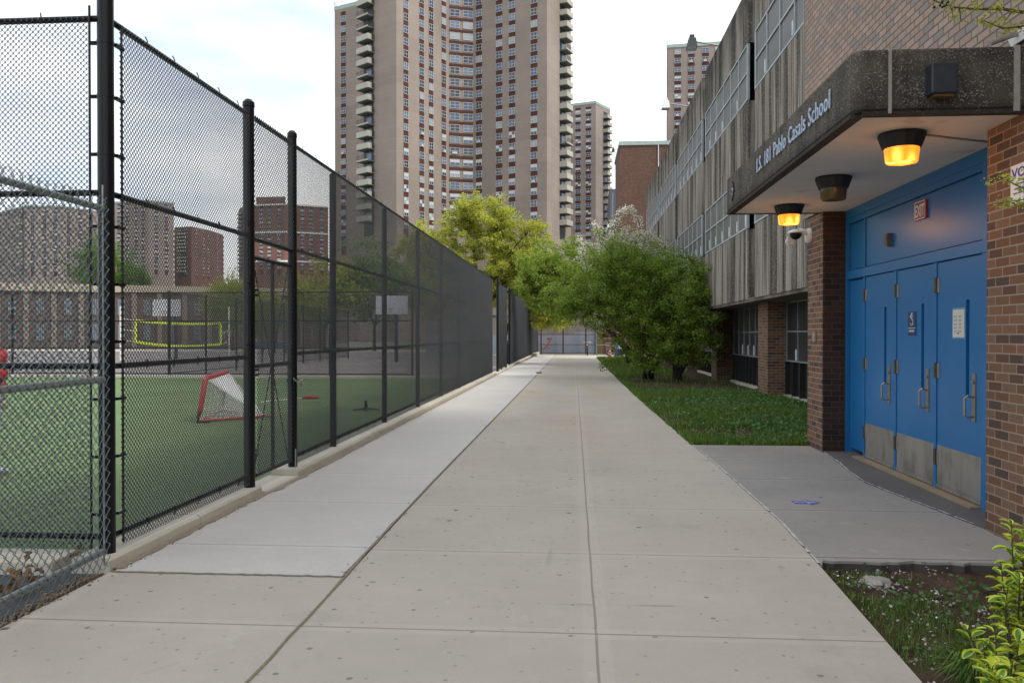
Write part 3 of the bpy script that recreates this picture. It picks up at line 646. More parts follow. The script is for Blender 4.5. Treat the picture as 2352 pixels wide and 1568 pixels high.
# --- fences beyond the turf
cmd = link_mesh_data('wire_coarse', 3.05, 3.0, 0.08, 0.0032, 0.006, BW)
f9 = thing('chain_link_fence', 'black chain link fence across the far edge of the turf', 'fence', (-15, 29.65, 0), 'black chain link fences round the turf')
f10 = thing('chain_link_fence', 'black fence receding along the court behind the turf', 'fence', (-15.0, 29.7, 0), 'black chain link fences round the turf')
for k in range(13):
    x = -15 - 3.05*(k-3); 
    MB().lathe((x, 29.65, 0), [(0.045,0),(0.045,3.2),(0.02,3.24)], 8).build('post', M['black'], f9)
    if k < 12: link_mesh('chain_link', cmd, f9, (x-3.05, 29.62, 0.12), 0)
for z in (0.15, 1.1, 2.1, 3.15): MB().tube([(-5.9, 29.65, z), (-15-3.05*9, 29.65, z)], 0.024, 6).build('rail', M['black'], f9)
for k in range(9):
    y = 29.7 + 3.05*k; MB().lathe((-15.0, y, 0), [(0.045,0),(0.045,3.2),(0.02,3.24)], 8).build('post', M['black'], f10)
    if k < 8: link_mesh('chain_link', cmd, f10, (-15.02, y, 0.12), math.pi/2)
for z in (0.15, 1.1, 2.1, 3.15): MB().tube([(-15, 29.7, z), (-15, 29.7+3.05*8, z)], 0.024, 6).build('rail', M['black'], f10)
# ================================================================== SCHOOL
sch = thing('school_building', 'long three-storey school with ribbed dark concrete panels and a brick entrance block', 'building', (4.5, 12, 0))
FXS = 4.5; GX = 5.5
def BAY(k): return 21.9 + 7.65*k      # near end of each bay
bays = [(13.6, 21.05)] + [(BAY(k), BAY(k)+6.98) for k in range(4)]
def ribbed_panel(y0, y1, z0, z1, x=FXS, depth=0.22, round_end=True):
    """profile in plan: ribs standing out towards -X, extruded in z"""
    prof = []; pitch = 0.155; n = int((y1-y0-0.16)/pitch); off = (y1-y0-n*pitch)/2
    prof.append((x+0.01, y0))
    if round_end: prof = [(x+0.03, y0), (x+0.005, y0+0.02), (x-0.01, y0+0.05)]
    for i in range(n):
        a = y0+off+i*pitch; g = 0.035 if (i % 4) else 0.05
        dpt = 0.028 if (i % 4) else 0.05
        prof += [(x-0.01, a), (x-0.01, a+pitch-g-0.012), (x+dpt, a+pitch-g), (x+dpt, a+pitch-0.012)]
    prof += [(x-0.01, y1-0.05), (x+0.005, y1-0.02), (x+0.03, y1)]
    prof += [(x+depth, y1), (x+depth, y0)]
    k = len(prof); m = MB()
    vs = [(a, b, z0) for a, b in prof] + [(a, b, z1) for a, b in prof]
    fs = [(i, (i+1) % k, (i+1) % k + k, i+k) for i in range(k)] + [tuple(range(k)), tuple(range(k, 2*k))[::-1]]
    return m.add(vs, fs)
# core volume behind the facade
b = MB(); b.box(GX+0.25, 20, 12.6, 52.5, -0.1, 2.52); b.box(FXS+0.30, 20, 12.6, 52.5, 2.56, 10.45)
b.build('wall', M['plain_concrete'], sch)
MB().box(FXS+0.02, GX+0.3, 12.6, 52.5, 2.44, 2.555).build('overhang_soffit', M['plain_concrete'], sch)
def guard_window(y0, y1, z0, z1, x, ncol, nrow, glass, tabs=0.85, frm=None):
    fr = MB(); t = 0.035
    cols = np.linspace(y0, y1, ncol+1); rows = np.linspace(z0, z1, nrow+1)
    for i, yy in enumerate(cols):
        tt = t*(1.3 if i in (0, ncol) else 0.6); fr.box(x-0.03, x+0.03, yy-tt, yy+tt, z0, z1)
    for zz in rows: fr.box(x-0.034, x+0.026, y0-0.04, y1+0.04, zz-0.02, zz+0.02)
    w_ = fr.build('window', frm or M['alu'], sch)
    MB().box(x, x+0.015, y0, y1, z0, z1).build('pane', glass, w_)
    if tabs:
        for i in range(ncol):
            if random.random() < tabs:
                h = 0.30 + 0.06*random.random(); MB().box(x-0.05, x-0.035, cols[i]+0.04, cols[i]+0.13, z0+0.03, z0+h).build('window_tab', M['white_tab'], w_)
    return w_
for bi, (y0, y1) in enumerate(bays):
    for (z0, z1) in ((2.52, 4.34), (5.84, 7.67)):
        ribbed_panel(y0, y1, z0, z1).build('concrete_panel', M['ribbed'], sch)
    ribbed_panel(y0, y1, 9.17, 10.6).build('parapet_panel', M['ribbed'], sch)
    for (z0, z1) in ((4.38, 5.80), (7.71, 9.13)):
        guard_window(y0+0.05, y1-0.05, z0, z1, FXS+0.02, 6, 2, M['guard'])
    # ground floor, recessed
    gy0, gy1 = y0+1.15, y1+0.1
    if bi == 0: gy0, gy1 = 14.2, 21.9
    guard_window(gy0, gy1, 0.93, 2.42, GX+0.02, 7, 2, M['guard_dark'], tabs=0.6, frm=M['alu_shade'])
    m = MB(); m.box(GX+0.08, GX+0.12, gy0, gy1, 0.05, 0.90)
    for yy in np.linspace(gy0, gy1, 12): m.box(GX-0.04, GX+0.08, yy-0.025, yy+0.025, 0.05, 0.90)
    m.build('louvre_screen', M['alu_dark'], sch)
    MB().box(GX-0.12, GX+0.3, gy0, gy1, -0.1, 0.05).build('sill', M['curb'], sch)
for k in range(5):
    yy = BAY(k)-0.0; MB().box(5.02, GX+0.3, yy, yy+1.12, -0.1, 2.45).build('brick_pier', M['brick_brown'], sch)
for k in range(4):   # dark slots between bays with a downpipe
    ya = bays[k][1]; yb = bays[k+1][0]
    MB().box(FXS+0.24, FXS+0.28, ya-0.02, yb+0.02, 2.56, 10.5).build('slot_panel', M['alu_dark'], sch)
# entrance block: brown brick below, tan brick above
BXF = 3.39
MB().box(BXF, 9, 11.58, 12.30, -0.1, 3.27).build('pillar', [M['brick_brown']], sch)
MB().box(BXF+0.004, 3.765, 11.576, 11.579, -0.02, 3.272).build('pillar_side_shade', M['brick_brown_shaded'], sch)  # thin skin painting shade onto the pillar's near face
MB().box(BXF, 9, -1.0, 7.08, -0.1, 3.27).build('brick_wall', [M['brick_brown']], sch)
MB().box(BXF+0.0, 9, -1.0, 12.50, 3.30, 12.5).build('upper_wall', M['brick_light'], sch)
MB().box(BXF-0.01, BXF+0.02, 12.50, 12.53, 3.3, 12.4).build('wall_edge_trim', M['sealant'], sch)
# canopy
CXO, CY0, CY1, CZ0, CZ1 = 2.13, 6.50, 11.74, 3.28, 3.77
m = MB(); ch = 0.07
poly = [(CXO, CY0+ch), (CXO+0.02, CY0+0.03), (CXO+ch, CY0), (3.42, CY0), (3.42, CY1), (CXO, CY1)]
# fascia ring and roof
inner = [(CXO+0.16, CY0+0.16), (3.42, CY0+0.16), (3.42, CY1-0.12), (CXO+0.16, CY1-0.12)]
m.prism(poly, CZ0+0.02, CZ1)
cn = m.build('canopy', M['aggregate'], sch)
cn.modifiers.new('bevel', 'BEVEL').width = 0.018
b = MB(); b.box(CXO, CXO+0.09, CY0+ch, CY1, CZ0-0.012, CZ0+0.019); b.box(CXO+ch, 3.40, CY0+0.002, CY0+0.07, CZ0-0.012, CZ0+0.019); b.box(CXO, 3.40, CY1-0.06, CY1-0.001, CZ0-0.012, CZ0+0.019)
b.build('drip_edge', M['aggregate'], cn)
MB().box(CXO+0.09, 3.80, CY0+0.07, CY1-0.06, CZ0-0.004, CZ0+0.018).build('soffit', M['soffit'], cn)
MB().box(3.42, 3.90, 7.08, 11.58, CZ0-0.003, CZ0+0.018).build('soffit', M['soffit'], cn)
b = MB(); b.box(2.385, 2.41, CY0-0.004, CY0+0.01, CZ0, CZ1+0.003); b.build('joint_seal', M['sealant'], cn); b = MB(); b.box(3.30, 3.345, CY0-0.006, CY0+0.01, CZ0, CZ1+0.003); b.build('joint_seal', M['sealant'], cn)
# doors
DX = 3.74
m = MB()   # frame members (door plane faces -X)
m.box(DX-0.05, DX+0.1, 11.50, 11.58, 0.0, 3.27); m.box(DX-0.05, DX+0.1, 7.08, 7.80, 0.0, 3.27)
m.box(DX-0.06, DX+0.1, 7.09, 11.50, 2.34, 2.45)
m.box(DX-0.055, DX+0.1, 7.09, 11.50, 3.16, 3.275); m.box(DX-0.035, DX+0.02, 7.80, 11.50, 3.09, 3.16)
for yy, ww in ((10.88, 0.03), (9.85, 0.03), (8.79, 0.03)): m.box(DX-0.04, DX+0.1, yy-ww, yy+ww, 0.0, 2.34)
m.box(DX-0.02, DX+0.1, 10.90, 10.95, 2.45, 3.09); m.box(DX+0.03, DX+0.1, 7.8, 11.5, 2.45, 3.09)
fr = m.build('door_frame', M['blue'], sch)
MB().box(DX-0.01, DX+0.02, 7.82, 10.88, 2.47, 3.08).build('transom_panel', M['blue'], fr)
MB().box(DX+0.0, DX+0.03, 10.97, 11.49, 2.47, 3.08).build('transom_panel', M['blue'], fr)
MB().box(DX-0.015, DX+0.03, 10.93, 11.48, 0.08, 2.32).build('fixed_panel', M['blue'], fr, bevel=0.008)
MB().box(DX-0.14, DX+0.05, 7.8, 11.0, 0.012, 0.032).build('door_threshold', simple('threshold_metal', (0.32, 0.25, 0.16), 0.6, 0.2), fr)
MB().box(DX-0.045, DX-0.035+0.0, 11.52, 11.56, 0.0, 3.2).build('corner_bead', M['sealant'], fr)
for di, (ya, yb) in enumerate(((9.885, 10.845), (8.825, 9.815), (7.815, 8.755))):   # ya = near edge
    sl = ya + 0.29; sz0, sz1 = 1.01, 1.93; x0, x1 = DX-0.03, DX+0.02
    d = MB(); d.box(x0, x1, ya, sl-0.035, 0.06, 2.33); d.box(x0, x1, sl+0.035, yb, 0.06, 2.33)
    d.box(x0, x1, sl-0.035, sl+0.035, 0.06, sz0); d.box(x0, x1, sl-0.035, sl+0.035, sz1, 2.33)
    dr = d.build('door', M['blue'], sch)
    MB().box(DX+0.012, DX+0.02, sl-0.034, sl+0.034, sz0, sz1).build('vision_slot', M['blue_dark'], dr)
    kp = MB(); kp.box(x0-0.004, x0, ya+0.012, yb-0.012, 0.085, 0.475); kp.box(x0-0.012, x0, ya+0.01, yb-0.01, 0.045, 0.08)
    for zz in (0.10, 0.46):
        for yy in np.linspace(ya+0.04, yb-0.04, 7): kp.lathe((x0-0.007, yy, zz), [(0.005,0),(0.005,0.004)], 6, axis='x')
    for yy in np.linspace(ya+0.06, yb-0.06, 6): kp.lathe((x0-0.015, yy, 0.062), [(0.006,0),(0.006,0.004)], 6, axis='x', mi=1)
    kp.build('kick_plate', [M['steel'], M['hinge']], dr)
    for zz in (2.10, 1.23, 0.35):
        h = MB(); h.box(x0-0.012, x0+0.004, yb-0.055, yb-0.005, zz-0.075, zz+0.075); h.box(x0-0.018, x0-0.0, yb+0.008, yb+0.05, zz-0.07, zz+0.08, mi=1); h.tube([(x0-0.022, yb+0.0, zz-0.08), (x0-0.022, yb+0.0, zz+0.08)], 0.010, 8, mi=1)
        h.build('hinge', [M['steel'], M['hinge']], dr)
    hd = MB(); hy = ya + 0.15
    hd.box(x0-0.010, x0, hy-0.032, hy+0.032, 0.79, 1.24); hd.lathe((x0-0.022, hy, 1.16), [(0.02,0),(0.022,0.012)], 14, axis='x')
    hd.tube([(x0-0.008, hy, 1.02), (x0-0.06, hy+0.006, 1.03), (x0-0.085, hy+0.012, 1.01), (x0-0.085, hy+0.012, 0.85), (x0-0.06, hy+0.006, 0.83), (x0-0.008, hy, 0.84)], 0.011, 8)
    hd.build('handle', M['bronze'], dr)

# --- fittings (things of their own)
s = thing('school_lettering', 'pale blue raised letters with the school name along the dark canopy edge', 'lettering', (CXO, 8.4, 3.5))
m = MB(); text_on_xwall(m, 'I.S. 181 Pablo Casals School', CXO-0.012, 9.78, 3.475, 0.165, 2.74, 0.008, bold=0.003, sp=1.12)
m.build('letters', M['letters'], s)
e = thing('wall_emblem', 'small dark round flower-like emblem with a silver centre at the far canopy end', 'emblem', (CXO, 11.3, 3.52))
m = MB(); m.lathe((CXO-0.02, 11.3, 3.52), [(0.05,0),(0.055,0.02)], 18, axis='x', mi=1)
for k in range(8):
    a = k*math.pi/4; m.lathe((CXO-0.016, 11.3+0.088*math.cos(a), 3.52+0.088*math.sin(a)), [(0.030,0),(0.034,0.016)], 10, axis='x')
    m.box(CXO-0.014, CXO, 11.3+0.118*math.cos(a)-0.012, 11.3+0.118*math.cos(a)+0.012, 3.52+0.118*math.sin(a)-0.012, 3.52+0.118*math.sin(a)+0.012)
m.lathe((CXO-0.022, 11.3, 3.52), [(0.028,-0.003),(0.03,0)], 14, axis='x', mi=0)
m.build('emblem_rosette', [M['black'], M['steel']], e)
q = N('amber_lit'); p = q.pos()
gl = q.math('POWER', q.step(q.vor(q.scale(p, (1, 1, 0.5)), 8.0, 0.2), 0.62, 0.0), 1.6)
q.put(q.b.inputs['Emission Color'], q.mix(gl, (1.0, 0.25, 0.01), (1.0, 0.55, 0.10))); q.put(q.b.inputs['Emission Strength'], q.math('ADD', 1.0, q.math('MULTIPLY', gl, 2.0)))
M['amber_lit'] = q.fin((0.6, 0.2, 0.02), 0.3)
M['amber_off'] = simple('amber_unlit', (0.11, 0.065, 0.018), 0.25)
M['lamp_body'] = simple('lamp_body', (0.014, 0.012, 0.011), 0.6)
def lamp(x, y, lit, label):
    t = thing('canopy_light', label, 'light', (x, y, CZ0), 'round lights under the canopy')
    zc = CZ0-0.005
    MB().lathe((x, y, zc), [(0.185,0),(0.19,-0.02),(0.155,-0.115),(0.150,-0.125)], 14).build('lamp_housing', M['lamp_body'], t)
    MB().lathe((x, y, zc), [(0.138,-0.11),(0.138,-0.125),(0.126,-0.235),(0.12,-0.243),(0.07,-0.246),(0.05,-0.238)], 20).build('lens', M['amber_lit'] if lit else M['amber_off'], t, smooth=True)
    if lit:
        ld = bpy.data.lights.new('lamp_light', 'POINT'); ld.energy = 4.5; ld.color = (1.0, 0.42, 0.08); ld.shadow_soft_size = 0.12
        lo = bpy.data.objects.new('lamp_light', ld); COL.objects.link(lo); lo.parent = t; lo.location = (0, 0, -0.30)
lamp(2.73, 7.14, True, 'nearest amber glowing light under the canopy, largest of the three round lights')
lamp(2.76, 9.06, False, 'unlit dark amber light in the middle between the two glowing ones')
lamp(2.79, 11.0, True, 'farthest amber glowing light under the canopy, nearest the camera on the pillar')
c = tag(MB().tube([(2.92, 7.16, CZ0-0.012), (3.2, 7.3, CZ0-0.012), (3.74, 7.55, CZ0-0.012)], 0.009, 6).build('conduit', M['sealant']), 'thin grey conduit running across the canopy underside from the nearest light', 'conduit')
t = thing('wall_light', 'black box light with streaky front on the near face of the canopy', 'light', (2.75, CY0, 3.5))
MB().box(2.655, 2.845, CY0-0.12, CY0-0.001, 3.395, 3.625).build('light_housing', simple('dark_blue_housing', (0.022, 0.027, 0.036), 0.45, var=0.6, sc=14), t, bevel=0.012)
MB().box(2.68, 2.82, CY0-0.10, CY0-0.02, 3.375, 3.394).build('diffuser', M['amber_off'], t)
t = thing('floodlight', 'pale metal floodlight resting above the near end of the canopy', 'floodlight', (3.2, 6.52, 3.8))
MB().tube([(3.12, 6.49, 3.79), (3.50, 6.52, 3.93)], 0.022, 8).build('arm', M['steel'], t)
fl = MB(); fl.add([(3.34,6.40,3.80),(3.62,6.40,3.92),(3.62,6.62,3.92),(3.34,6.62,3.80),(3.32,6.38,3.88),(3.58,6.38,4.02),(3.58,6.64,4.02),(3.32,6.64,3.88)], [(0,3,2,1),(4,5,6,7),(0,1,5,4),(1,2,6,5),(2,3,7,6),(3,0,4,7)]); fl.build('lamp_head', M['white'], t)
t = thing('exit_sign', 'red EXIT sign above the blue doors', 'sign', (DX, 9.19, 2.93))
MB().box(DX-0.035, DX-0.011, 9.05, 9.33, 2.835, 3.03).build('sign_plate', simple('red_sign', (0.36, 0.015, 0.01), 0.4), t)
m = MB(); text_on_xwall(m, 'EXIT', DX-0.036, 9.305, 2.868, 0.13, 0.235, 0.004, bold=0.02)
m.box(DX-0.038, DX-0.0355, 9.05, 9.33, 2.835, 2.845); m.box(DX-0.038, DX-0.0355, 9.05, 9.33, 3.02, 3.03); m.box(DX-0.038, DX-0.0355, 9.05, 9.06, 2.835, 3.03); m.box(DX-0.038, DX-0.0355, 9.32, 9.33, 2.835, 3.03)
m.build('sign_letters', M['white'], t)
t = tag(MB().box(DX-0.07, DX-0.011, 10.02, 10.11, 2.64, 2.79).box(DX-0.075, DX-0.07, 10.035, 10.095, 2.66, 2.77).build('wall_box', simple('taupe_box', (0.14, 0.11, 0.085), 0.6)), 'small taupe electrical box on the blue panel above the first door', 'box')
t = thing('access_sign', 'dark blue wheelchair ENTRANCE sign on the middle blue door', 'sign', (DX, 9.375, 1.72))
MB().box(DX-0.036, DX-0.030, 9.28, 9.49, 1.59, 1.85).build('sign_plate', simple('navy_sign', (0.012, 0.035, 0.13), 0.4), t)
m = MB(); xf = DX-0.0385
def stroke(pts, w):   # flat strokes (y,z)
    for (a, b) in zip(pts[:-1], pts[1:]):
        d = Vector((b[0]-a[0], b[1]-a[1])); d.normalize(); n_ = Vector((-d.y, d.x))*w/2; d = d*w*0.25
        q4 = [(a[0]+n_.x-d.x, a[1]+n_.y-d.y), (a[0]-n_.x-d.x, a[1]-n_.y-d.y), (b[0]-n_.x+d.x, b[1]-n_.y+d.y), (b[0]+n_.x+d.x, b[1]+n_.y+d.y)]
        m.add([(xf, yy, zz) for yy, zz in q4] + [(xf+0.0015, yy, zz) for yy, zz in q4], [(0,1,2,3),(4,7,6,5),(0,4,5,1),(1,5,6,2),(2,6,7,3),(3,7,4,0)])
cy, cz = 9.395, 1.735
stroke([(cy+0.032*math.cos(a), cz+0.034*math.sin(a)) for a in np.linspace(1.9, 6.0, 14)], 0.011)
stroke([(cy-0.002, cz+0.036), (cy-0.032, cz+0.034), (cy-0.042, cz-0.03)], 0.013)
stroke([(cy+0.022, cz+0.078), (cy-0.006, cz+0.036)], 0.016); stroke([(cy+0.022, cz+0.078), (cy+0.036, cz+0.050)], 0.009); stroke([(cy-0.006, cz+0.08), (cy-0.03, cz+0.058)], 0.009)
m.lathe((xf, cy-0.012, cz+0.094), [(0.013,0),(0.013,0.002)], 12, axis='x')
m.box(xf, xf+0.001, 9.29, 9.48, 1.668, 1.673); text_on_xwall(m, 'ENTRANCE', DX-0.0365, 9.455, 1.628, 0.022, 0.14, 0.003)
m.build('sign_symbol', M['white'], t)
t = thing('paper_notice', 'white printed notice taped to the nearest blue door', 'notice', (DX, 8.30, 1.7))
MB().box(DX-0.034, DX-0.031, 8.17, 8.405, 1.575, 1.84).build('paper', simple('paper', (0.60, 0.59, 0.55), 0.7, var=0.06), t)
MB().box(DX-0.0312, DX-0.0305, 8.155, 8.42, 1.56, 1.858).build('tape', simple('clear_tape', (0.16, 0.34, 0.46), 0.25), t)
m = MB()
for cx_ in (8.35, 8.255):
    for k in range(5):
        zz = 1.775 - k*0.036; wd = 0.030+0.008*random.random()
        m.box(DX-0.0352, DX-0.0345, cx_-wd, cx_+wd, zz, zz+0.005); m.box(DX-0.0352, DX-0.0345, cx_-wd*0.7, cx_+wd*0.7, zz-0.011, zz-0.007)
m.box(DX-0.0352, DX-0.0345, 8.27, 8.315, 1.605, 1.617)
m.build('printed_lines', simple('ink', (0.10, 0.11, 0.12), 0.7), t)
t = thing('security_camera', 'white dome security camera on the brick pillar below the canopy', 'camera', (BXF, 12.2, 3.0))
MB().lathe((BXF-0.05, 12.2, 3.02), [(0.10,0.0),(0.11,0.03),(0.11,0.049)], 20, axis='x').build('wall_plate', M['white'], t)
m = MB(); m.lathe((BXF-0.20, 12.2, 3.06), [(0.03,0.055),(0.08,0.04),(0.115,0.01),(0.12,0.0)], 20); m.tube([(BXF-0.03,12.2,3.07),(BXF-0.15,12.2,3.08)], 0.045, 12); m.build('camera_hood', M['white'], t, smooth=True)
MB().lathe((BXF-0.20, 12.2, 3.055), [(0.085,0.0),(0.08,-0.04),(0.05,-0.075),(0.01,-0.088)], 18).build('dome', M['black'], t, smooth=True)
MB().box(BXF-0.30, BXF-0.21, 12.26, 12.30, 2.90, 3.02).tube([(BXF-0.32, 12.28, 2.95), (BXF-0.28, 12.28, 2.95)], 0.03, 10).build('sensor', M['white'], t)
tag(MB().box(BXF-0.035, BXF-0.001, 11.86, 11.93, 1.50, 1.63).box(BXF-0.045, BXF-0.035, 11.88, 11.91, 1.55, 1.58).build('door_buzzer', M['steel'], None, bevel=0.005), 'small steel buzzer plate on the brick pillar beside the doors', 'buzzer')
t = thing('vote_poster', 'white poster with blue lettering on the brick wall right of the doors', 'poster', (BXF, 6.45, 2.75))
MB().box(BXF-0.008, BXF-0.001, 6.18, 6.70, 2.60, 2.90).build('poster_sheet', M['white'], t)
m = MB(); text_on_xwall(m, 'VOTE', BXF-0.009, 6.685, 2.80, 0.075, 0.36, 0.002, bold=0.015)
for k in range(3): m.box(BXF-0.0105, BXF-0.0085, 6.24+0.02*k, 6.64, 2.745-0.035*k, 2.755-0.035*k)
m.build('poster_letters', simple('poster_blue', (0.05, 0.04, 0.30), 0.6), t)
# blue arrow sticker on the entrance slab
t = thing('floor_arrow', 'blue arrow sticker with white marks on the entrance concrete, pointing to the doors', 'sticker', (2.2, 8.0, 0.01))
MB().prism([(2.08,7.96),(2.22,7.96),(2.22,7.91),(2.33,8.02),(2.22,8.13),(2.22,8.08),(2.08,8.08)], 0.0065, 0.0095).build('arrow', simple('blue_sticker', (0.07, 0.09, 0.38), 0.5, var=0.5, sc=30), t)
m = MB()
for k in range(3): m.prism([(2.215+0.03*k,7.975+0.012*k),(2.225+0.03*k,7.975+0.012*k),(2.205+0.03*k,8.065-0.012*k),(2.195+0.03*k,8.065-0.012*k)], 0.0096, 0.0106)
for k in range(5): m.box(2.09+0.02*k, 2.10+0.02*k, 8.0, 8.03, 0.0096, 0.0106)
m.build('arrow_marks', M['white'], t)

# floodlights on arms along the parapet
def arm_light(x0, y0, z0, x1, z1, label, parent_th=None, white=False, down=0.25):
    t = thing('arm_floodlight', label, 'floodlight', (x0, y0, z0), 'floodlights on arms along the roofs')
    MB().tube([(x0, y0, z0), (x1, y0, z1)], 0.025, 8).build('arm', M['galv'], t)
    s_ = 0.20; m = MB()
    m.add([(x1-0.30,y0-s_,z1-0.22),(x1+0.02,y0-s_,z1-0.22),(x1+0.02,y0+s_,z1-0.22),(x1-0.30,y0+s_,z1-0.22),(x1-0.24,y0-s_*0.8,z1+0.08),(x1-0.02,y0-s_*0.8,z1+0.08),(x1-0.02,y0+s_*0.8,z1+0.08),(x1-0.24,y0+s_*0.8,z1+0.08)], [(0,3,2,1),(4,5,6,7),(0,1,5,4),(1,2,6,5),(2,3,7,6),(3,0,4,7)])
    m.box(x1-0.20, x1-0.06, y0-0.1, y0+0.1, z1+0.08, z1+0.20)
    m.build('lamp_head', M['white'] if white else simple('lamp_head_green', (0.03, 0.036, 0.034), 0.6), t)
    MB().box(x1-0.28, x1, y0-s_+0.02, y0+s_-0.02, z1-0.235, z1-0.2205).build('lamp_glass', M['white_tab'], t)
arm_light(4.55, 26.6, 10.72, 3.85, 10.86, 'dark green floodlight on an arm over the nearer parapet, against the tower')
arm_light(4.55, 33.6, 10.72, 3.80, 10.86, 'pale floodlight on an arm farther along the school parapet', white=True)

# ================================================================== BUILDINGS BEHIND
WF = simple('tower_window_frame', (0.52, 0.54, 0.54), 0.6)
def towermat(name, base, band=2.72, seed=0.0, haze=0.0):
    q = N(name); p = q.pos(); x, y, z = q.xyz(p)
    f = q.noise(q.scale(p, (0.07, 0.07, 0.05)), 1.0, 4, 0.6)
    c = q.mix(q.step(f, 0.35, 0.65), tuple(v*0.84 for v in base), tuple(v*1.12 for v in base))
    fl = q.math('FLOOR', q.math('DIVIDE', z, band)); blk = q.vor(q.comb(q.math('FLOOR', q.math('MULTIPLY', q.math('ADD', x, y), 0.13)), fl, 0.0), 1.0, 1.0, 'Color')
    c = q.mix(q.math('MULTIPLY', q.step(q.xyz(blk)[0], 0.6, 1.0), 0.30), c, tuple(v*0.76 for v in base))
    c = q.mix(q.math('MULTIPLY', q.step(q.xyz(blk)[1], 0.85, 0.95), 0.3), c, tuple(min(1, v*1.3) for v in base))
    l = q.math('ABSOLUTE', q.math('SUBTRACT', q.math('FRACT', q.math('DIVIDE', z, band)), 0.5))
    c = q.mix(q.math('MULTIPLY', q.step(l, 0.028, 0.012), q.math('MULTIPLY', q.step(q.noise(q.comb(x, fl, y), 0.25, 2), 0.4, 0.55), 0.45)), c, tuple(min(1, v*1.45) for v in base))
    c = q.mix(q.math('MULTIPLY', q.noise(q.scale(p, (1.2, 1.2, 4.0)), 1.0, 3), 0.22), c, tuple(v*0.6 for v in base))
    return q.fin(c, 0.9)
M['tower'] = towermat('tower_brick', (0.305, 0.250, 0.212))
M['tower_far'] = towermat('tower_brick_far', (0.285, 0.235, 0.208))
M['tower_red'] = towermat('tower_red_brick', (0.21, 0.10, 0.075))
M['spandrel'] = brick('spandrel_brick', [(0.098, 0.038, 0.026), (0.080, 0.031, 0.022), (0.112, 0.045, 0.03)], (0.09, 0.04, 0.03), roww=0.3, brw=0.8, ms=0.02)
M['balcony'] = simple('balcony_paint', (0.42, 0.41, 0.34), 0.8, var=0.12, sc=0.2)
M['balcony_under'] = simple('balcony_green', (0.13, 0.145, 0.125), 0.8)
M['cornice'] = simple('cornice_green', (0.33, 0.42, 0.38), 0.7)
M['rail_pale'] = simple('roof_rail', (0.42, 0.46, 0.46), 0.6)
M['dark_opening'] = simple('dark_opening', (0.02, 0.019, 0.02), 0.5)
GLS = []
for i, c in enumerate([(0.03, 0.045, 0.075), (0.05, 0.085, 0.15), (0.30, 0.32, 0.34), (0.13, 0.17, 0.23), (0.02, 0.022, 0.028)]):
    GLS.append(simple('tower_glass_%s' % 'abcde'[i], c, 0.12 if i != 2 else 0.5, spec=0.8))
WM = {}
def win_mesh(wd, ht, g, style='sash'):
    k = (wd, ht, g, style)
    if k in WM: return WM[k]
    m = MB(); t = 0.07
    m.box(-wd/2, wd/2, -0.04, 0.02, -ht/2, ht/2, mi=1)
    for sx in (-1, 1): m.box(sx*(wd/2)-t/2, sx*(wd/2)+t/2, -0.10, 0.0, -ht/2-t/2, ht/2+t/2)
    for zz in (-ht/2, ht/2): m.box(-wd/2+t/2, wd/2-t/2, -0.10, 0.0, zz-t/2, zz+t/2)
    m.box(-wd/2+t/2, wd/2-t/2, -0.08, -0.03, -t/2, t/2)
    if wd > 1.2: m.box(-t/2, t/2, -0.075, -0.035, -ht/2+t/2, ht/2-t/2)
    if style == 'blind': m.box(-wd/2+t/2, wd/2-t/2, -0.06, -0.042, ht*0.05, ht/2-t/2)
    if style == 'half': m.box(t/2, wd/2-t/2, -0.06, -0.042, -ht/2+t/2, -t/2); m.box(-wd/2+t/2, -t/2, -0.06, -0.042, t/2, ht/2-t/2)
    if style == 'ac': m.box(-wd*0.30, wd*0.22, -0.34, -0.042, -ht/2+t/2, -ht/2+0.48)
    me = m.mesh('window', [WF, GLS[g]]); WM[k] = me; return me
def balcony_mesh(wd, dp, solid, style=0):
    m = MB(); m.box(-wd/2, wd/2, -dp, 0, -0.22, 0.0, mi=1)
    if style == 0:   # solid parapet in front, rail on the right part
        m.box(-wd/2, wd/2, -dp-0.06, -dp+0.04, -0.10, 1.12); m.box(wd/2-0.06, wd/2+0.04, -dp+0.04, -dp*0.45, -0.1, 1.12); m.box(-wd/2-0.04, -wd/2+0.06, -dp+0.04, 0, -0.1, 1.12)
    else:
        m.box(-wd/2, wd/2, -dp-0.06, -dp+0.04, -0.10, 0.22)
        for x in np.linspace(-wd/2, wd/2, 14): m.box(x-0.02, x+0.02, -dp-0.02, -dp+0.02, 0.22, 1.15, mi=2)
        m.box(-wd/2, wd/2, -dp-0.03, -dp+0.03, 1.12, 1.18, mi=2)
    for yy in np.linspace(-dp*0.45, 0, 5): m.box(wd/2-0.03, wd/2+0.01, yy-0.02, yy+0.02, 0.0, 1.12, mi=2)
    m.box(wd/2-0.04, wd/2+0.02, -dp*0.45, 0, 1.08, 1.14, mi=2)
    return m.mesh('balcony', [M['balcony'], M['balcony_under'], M['dark_opening']])
BM = {}
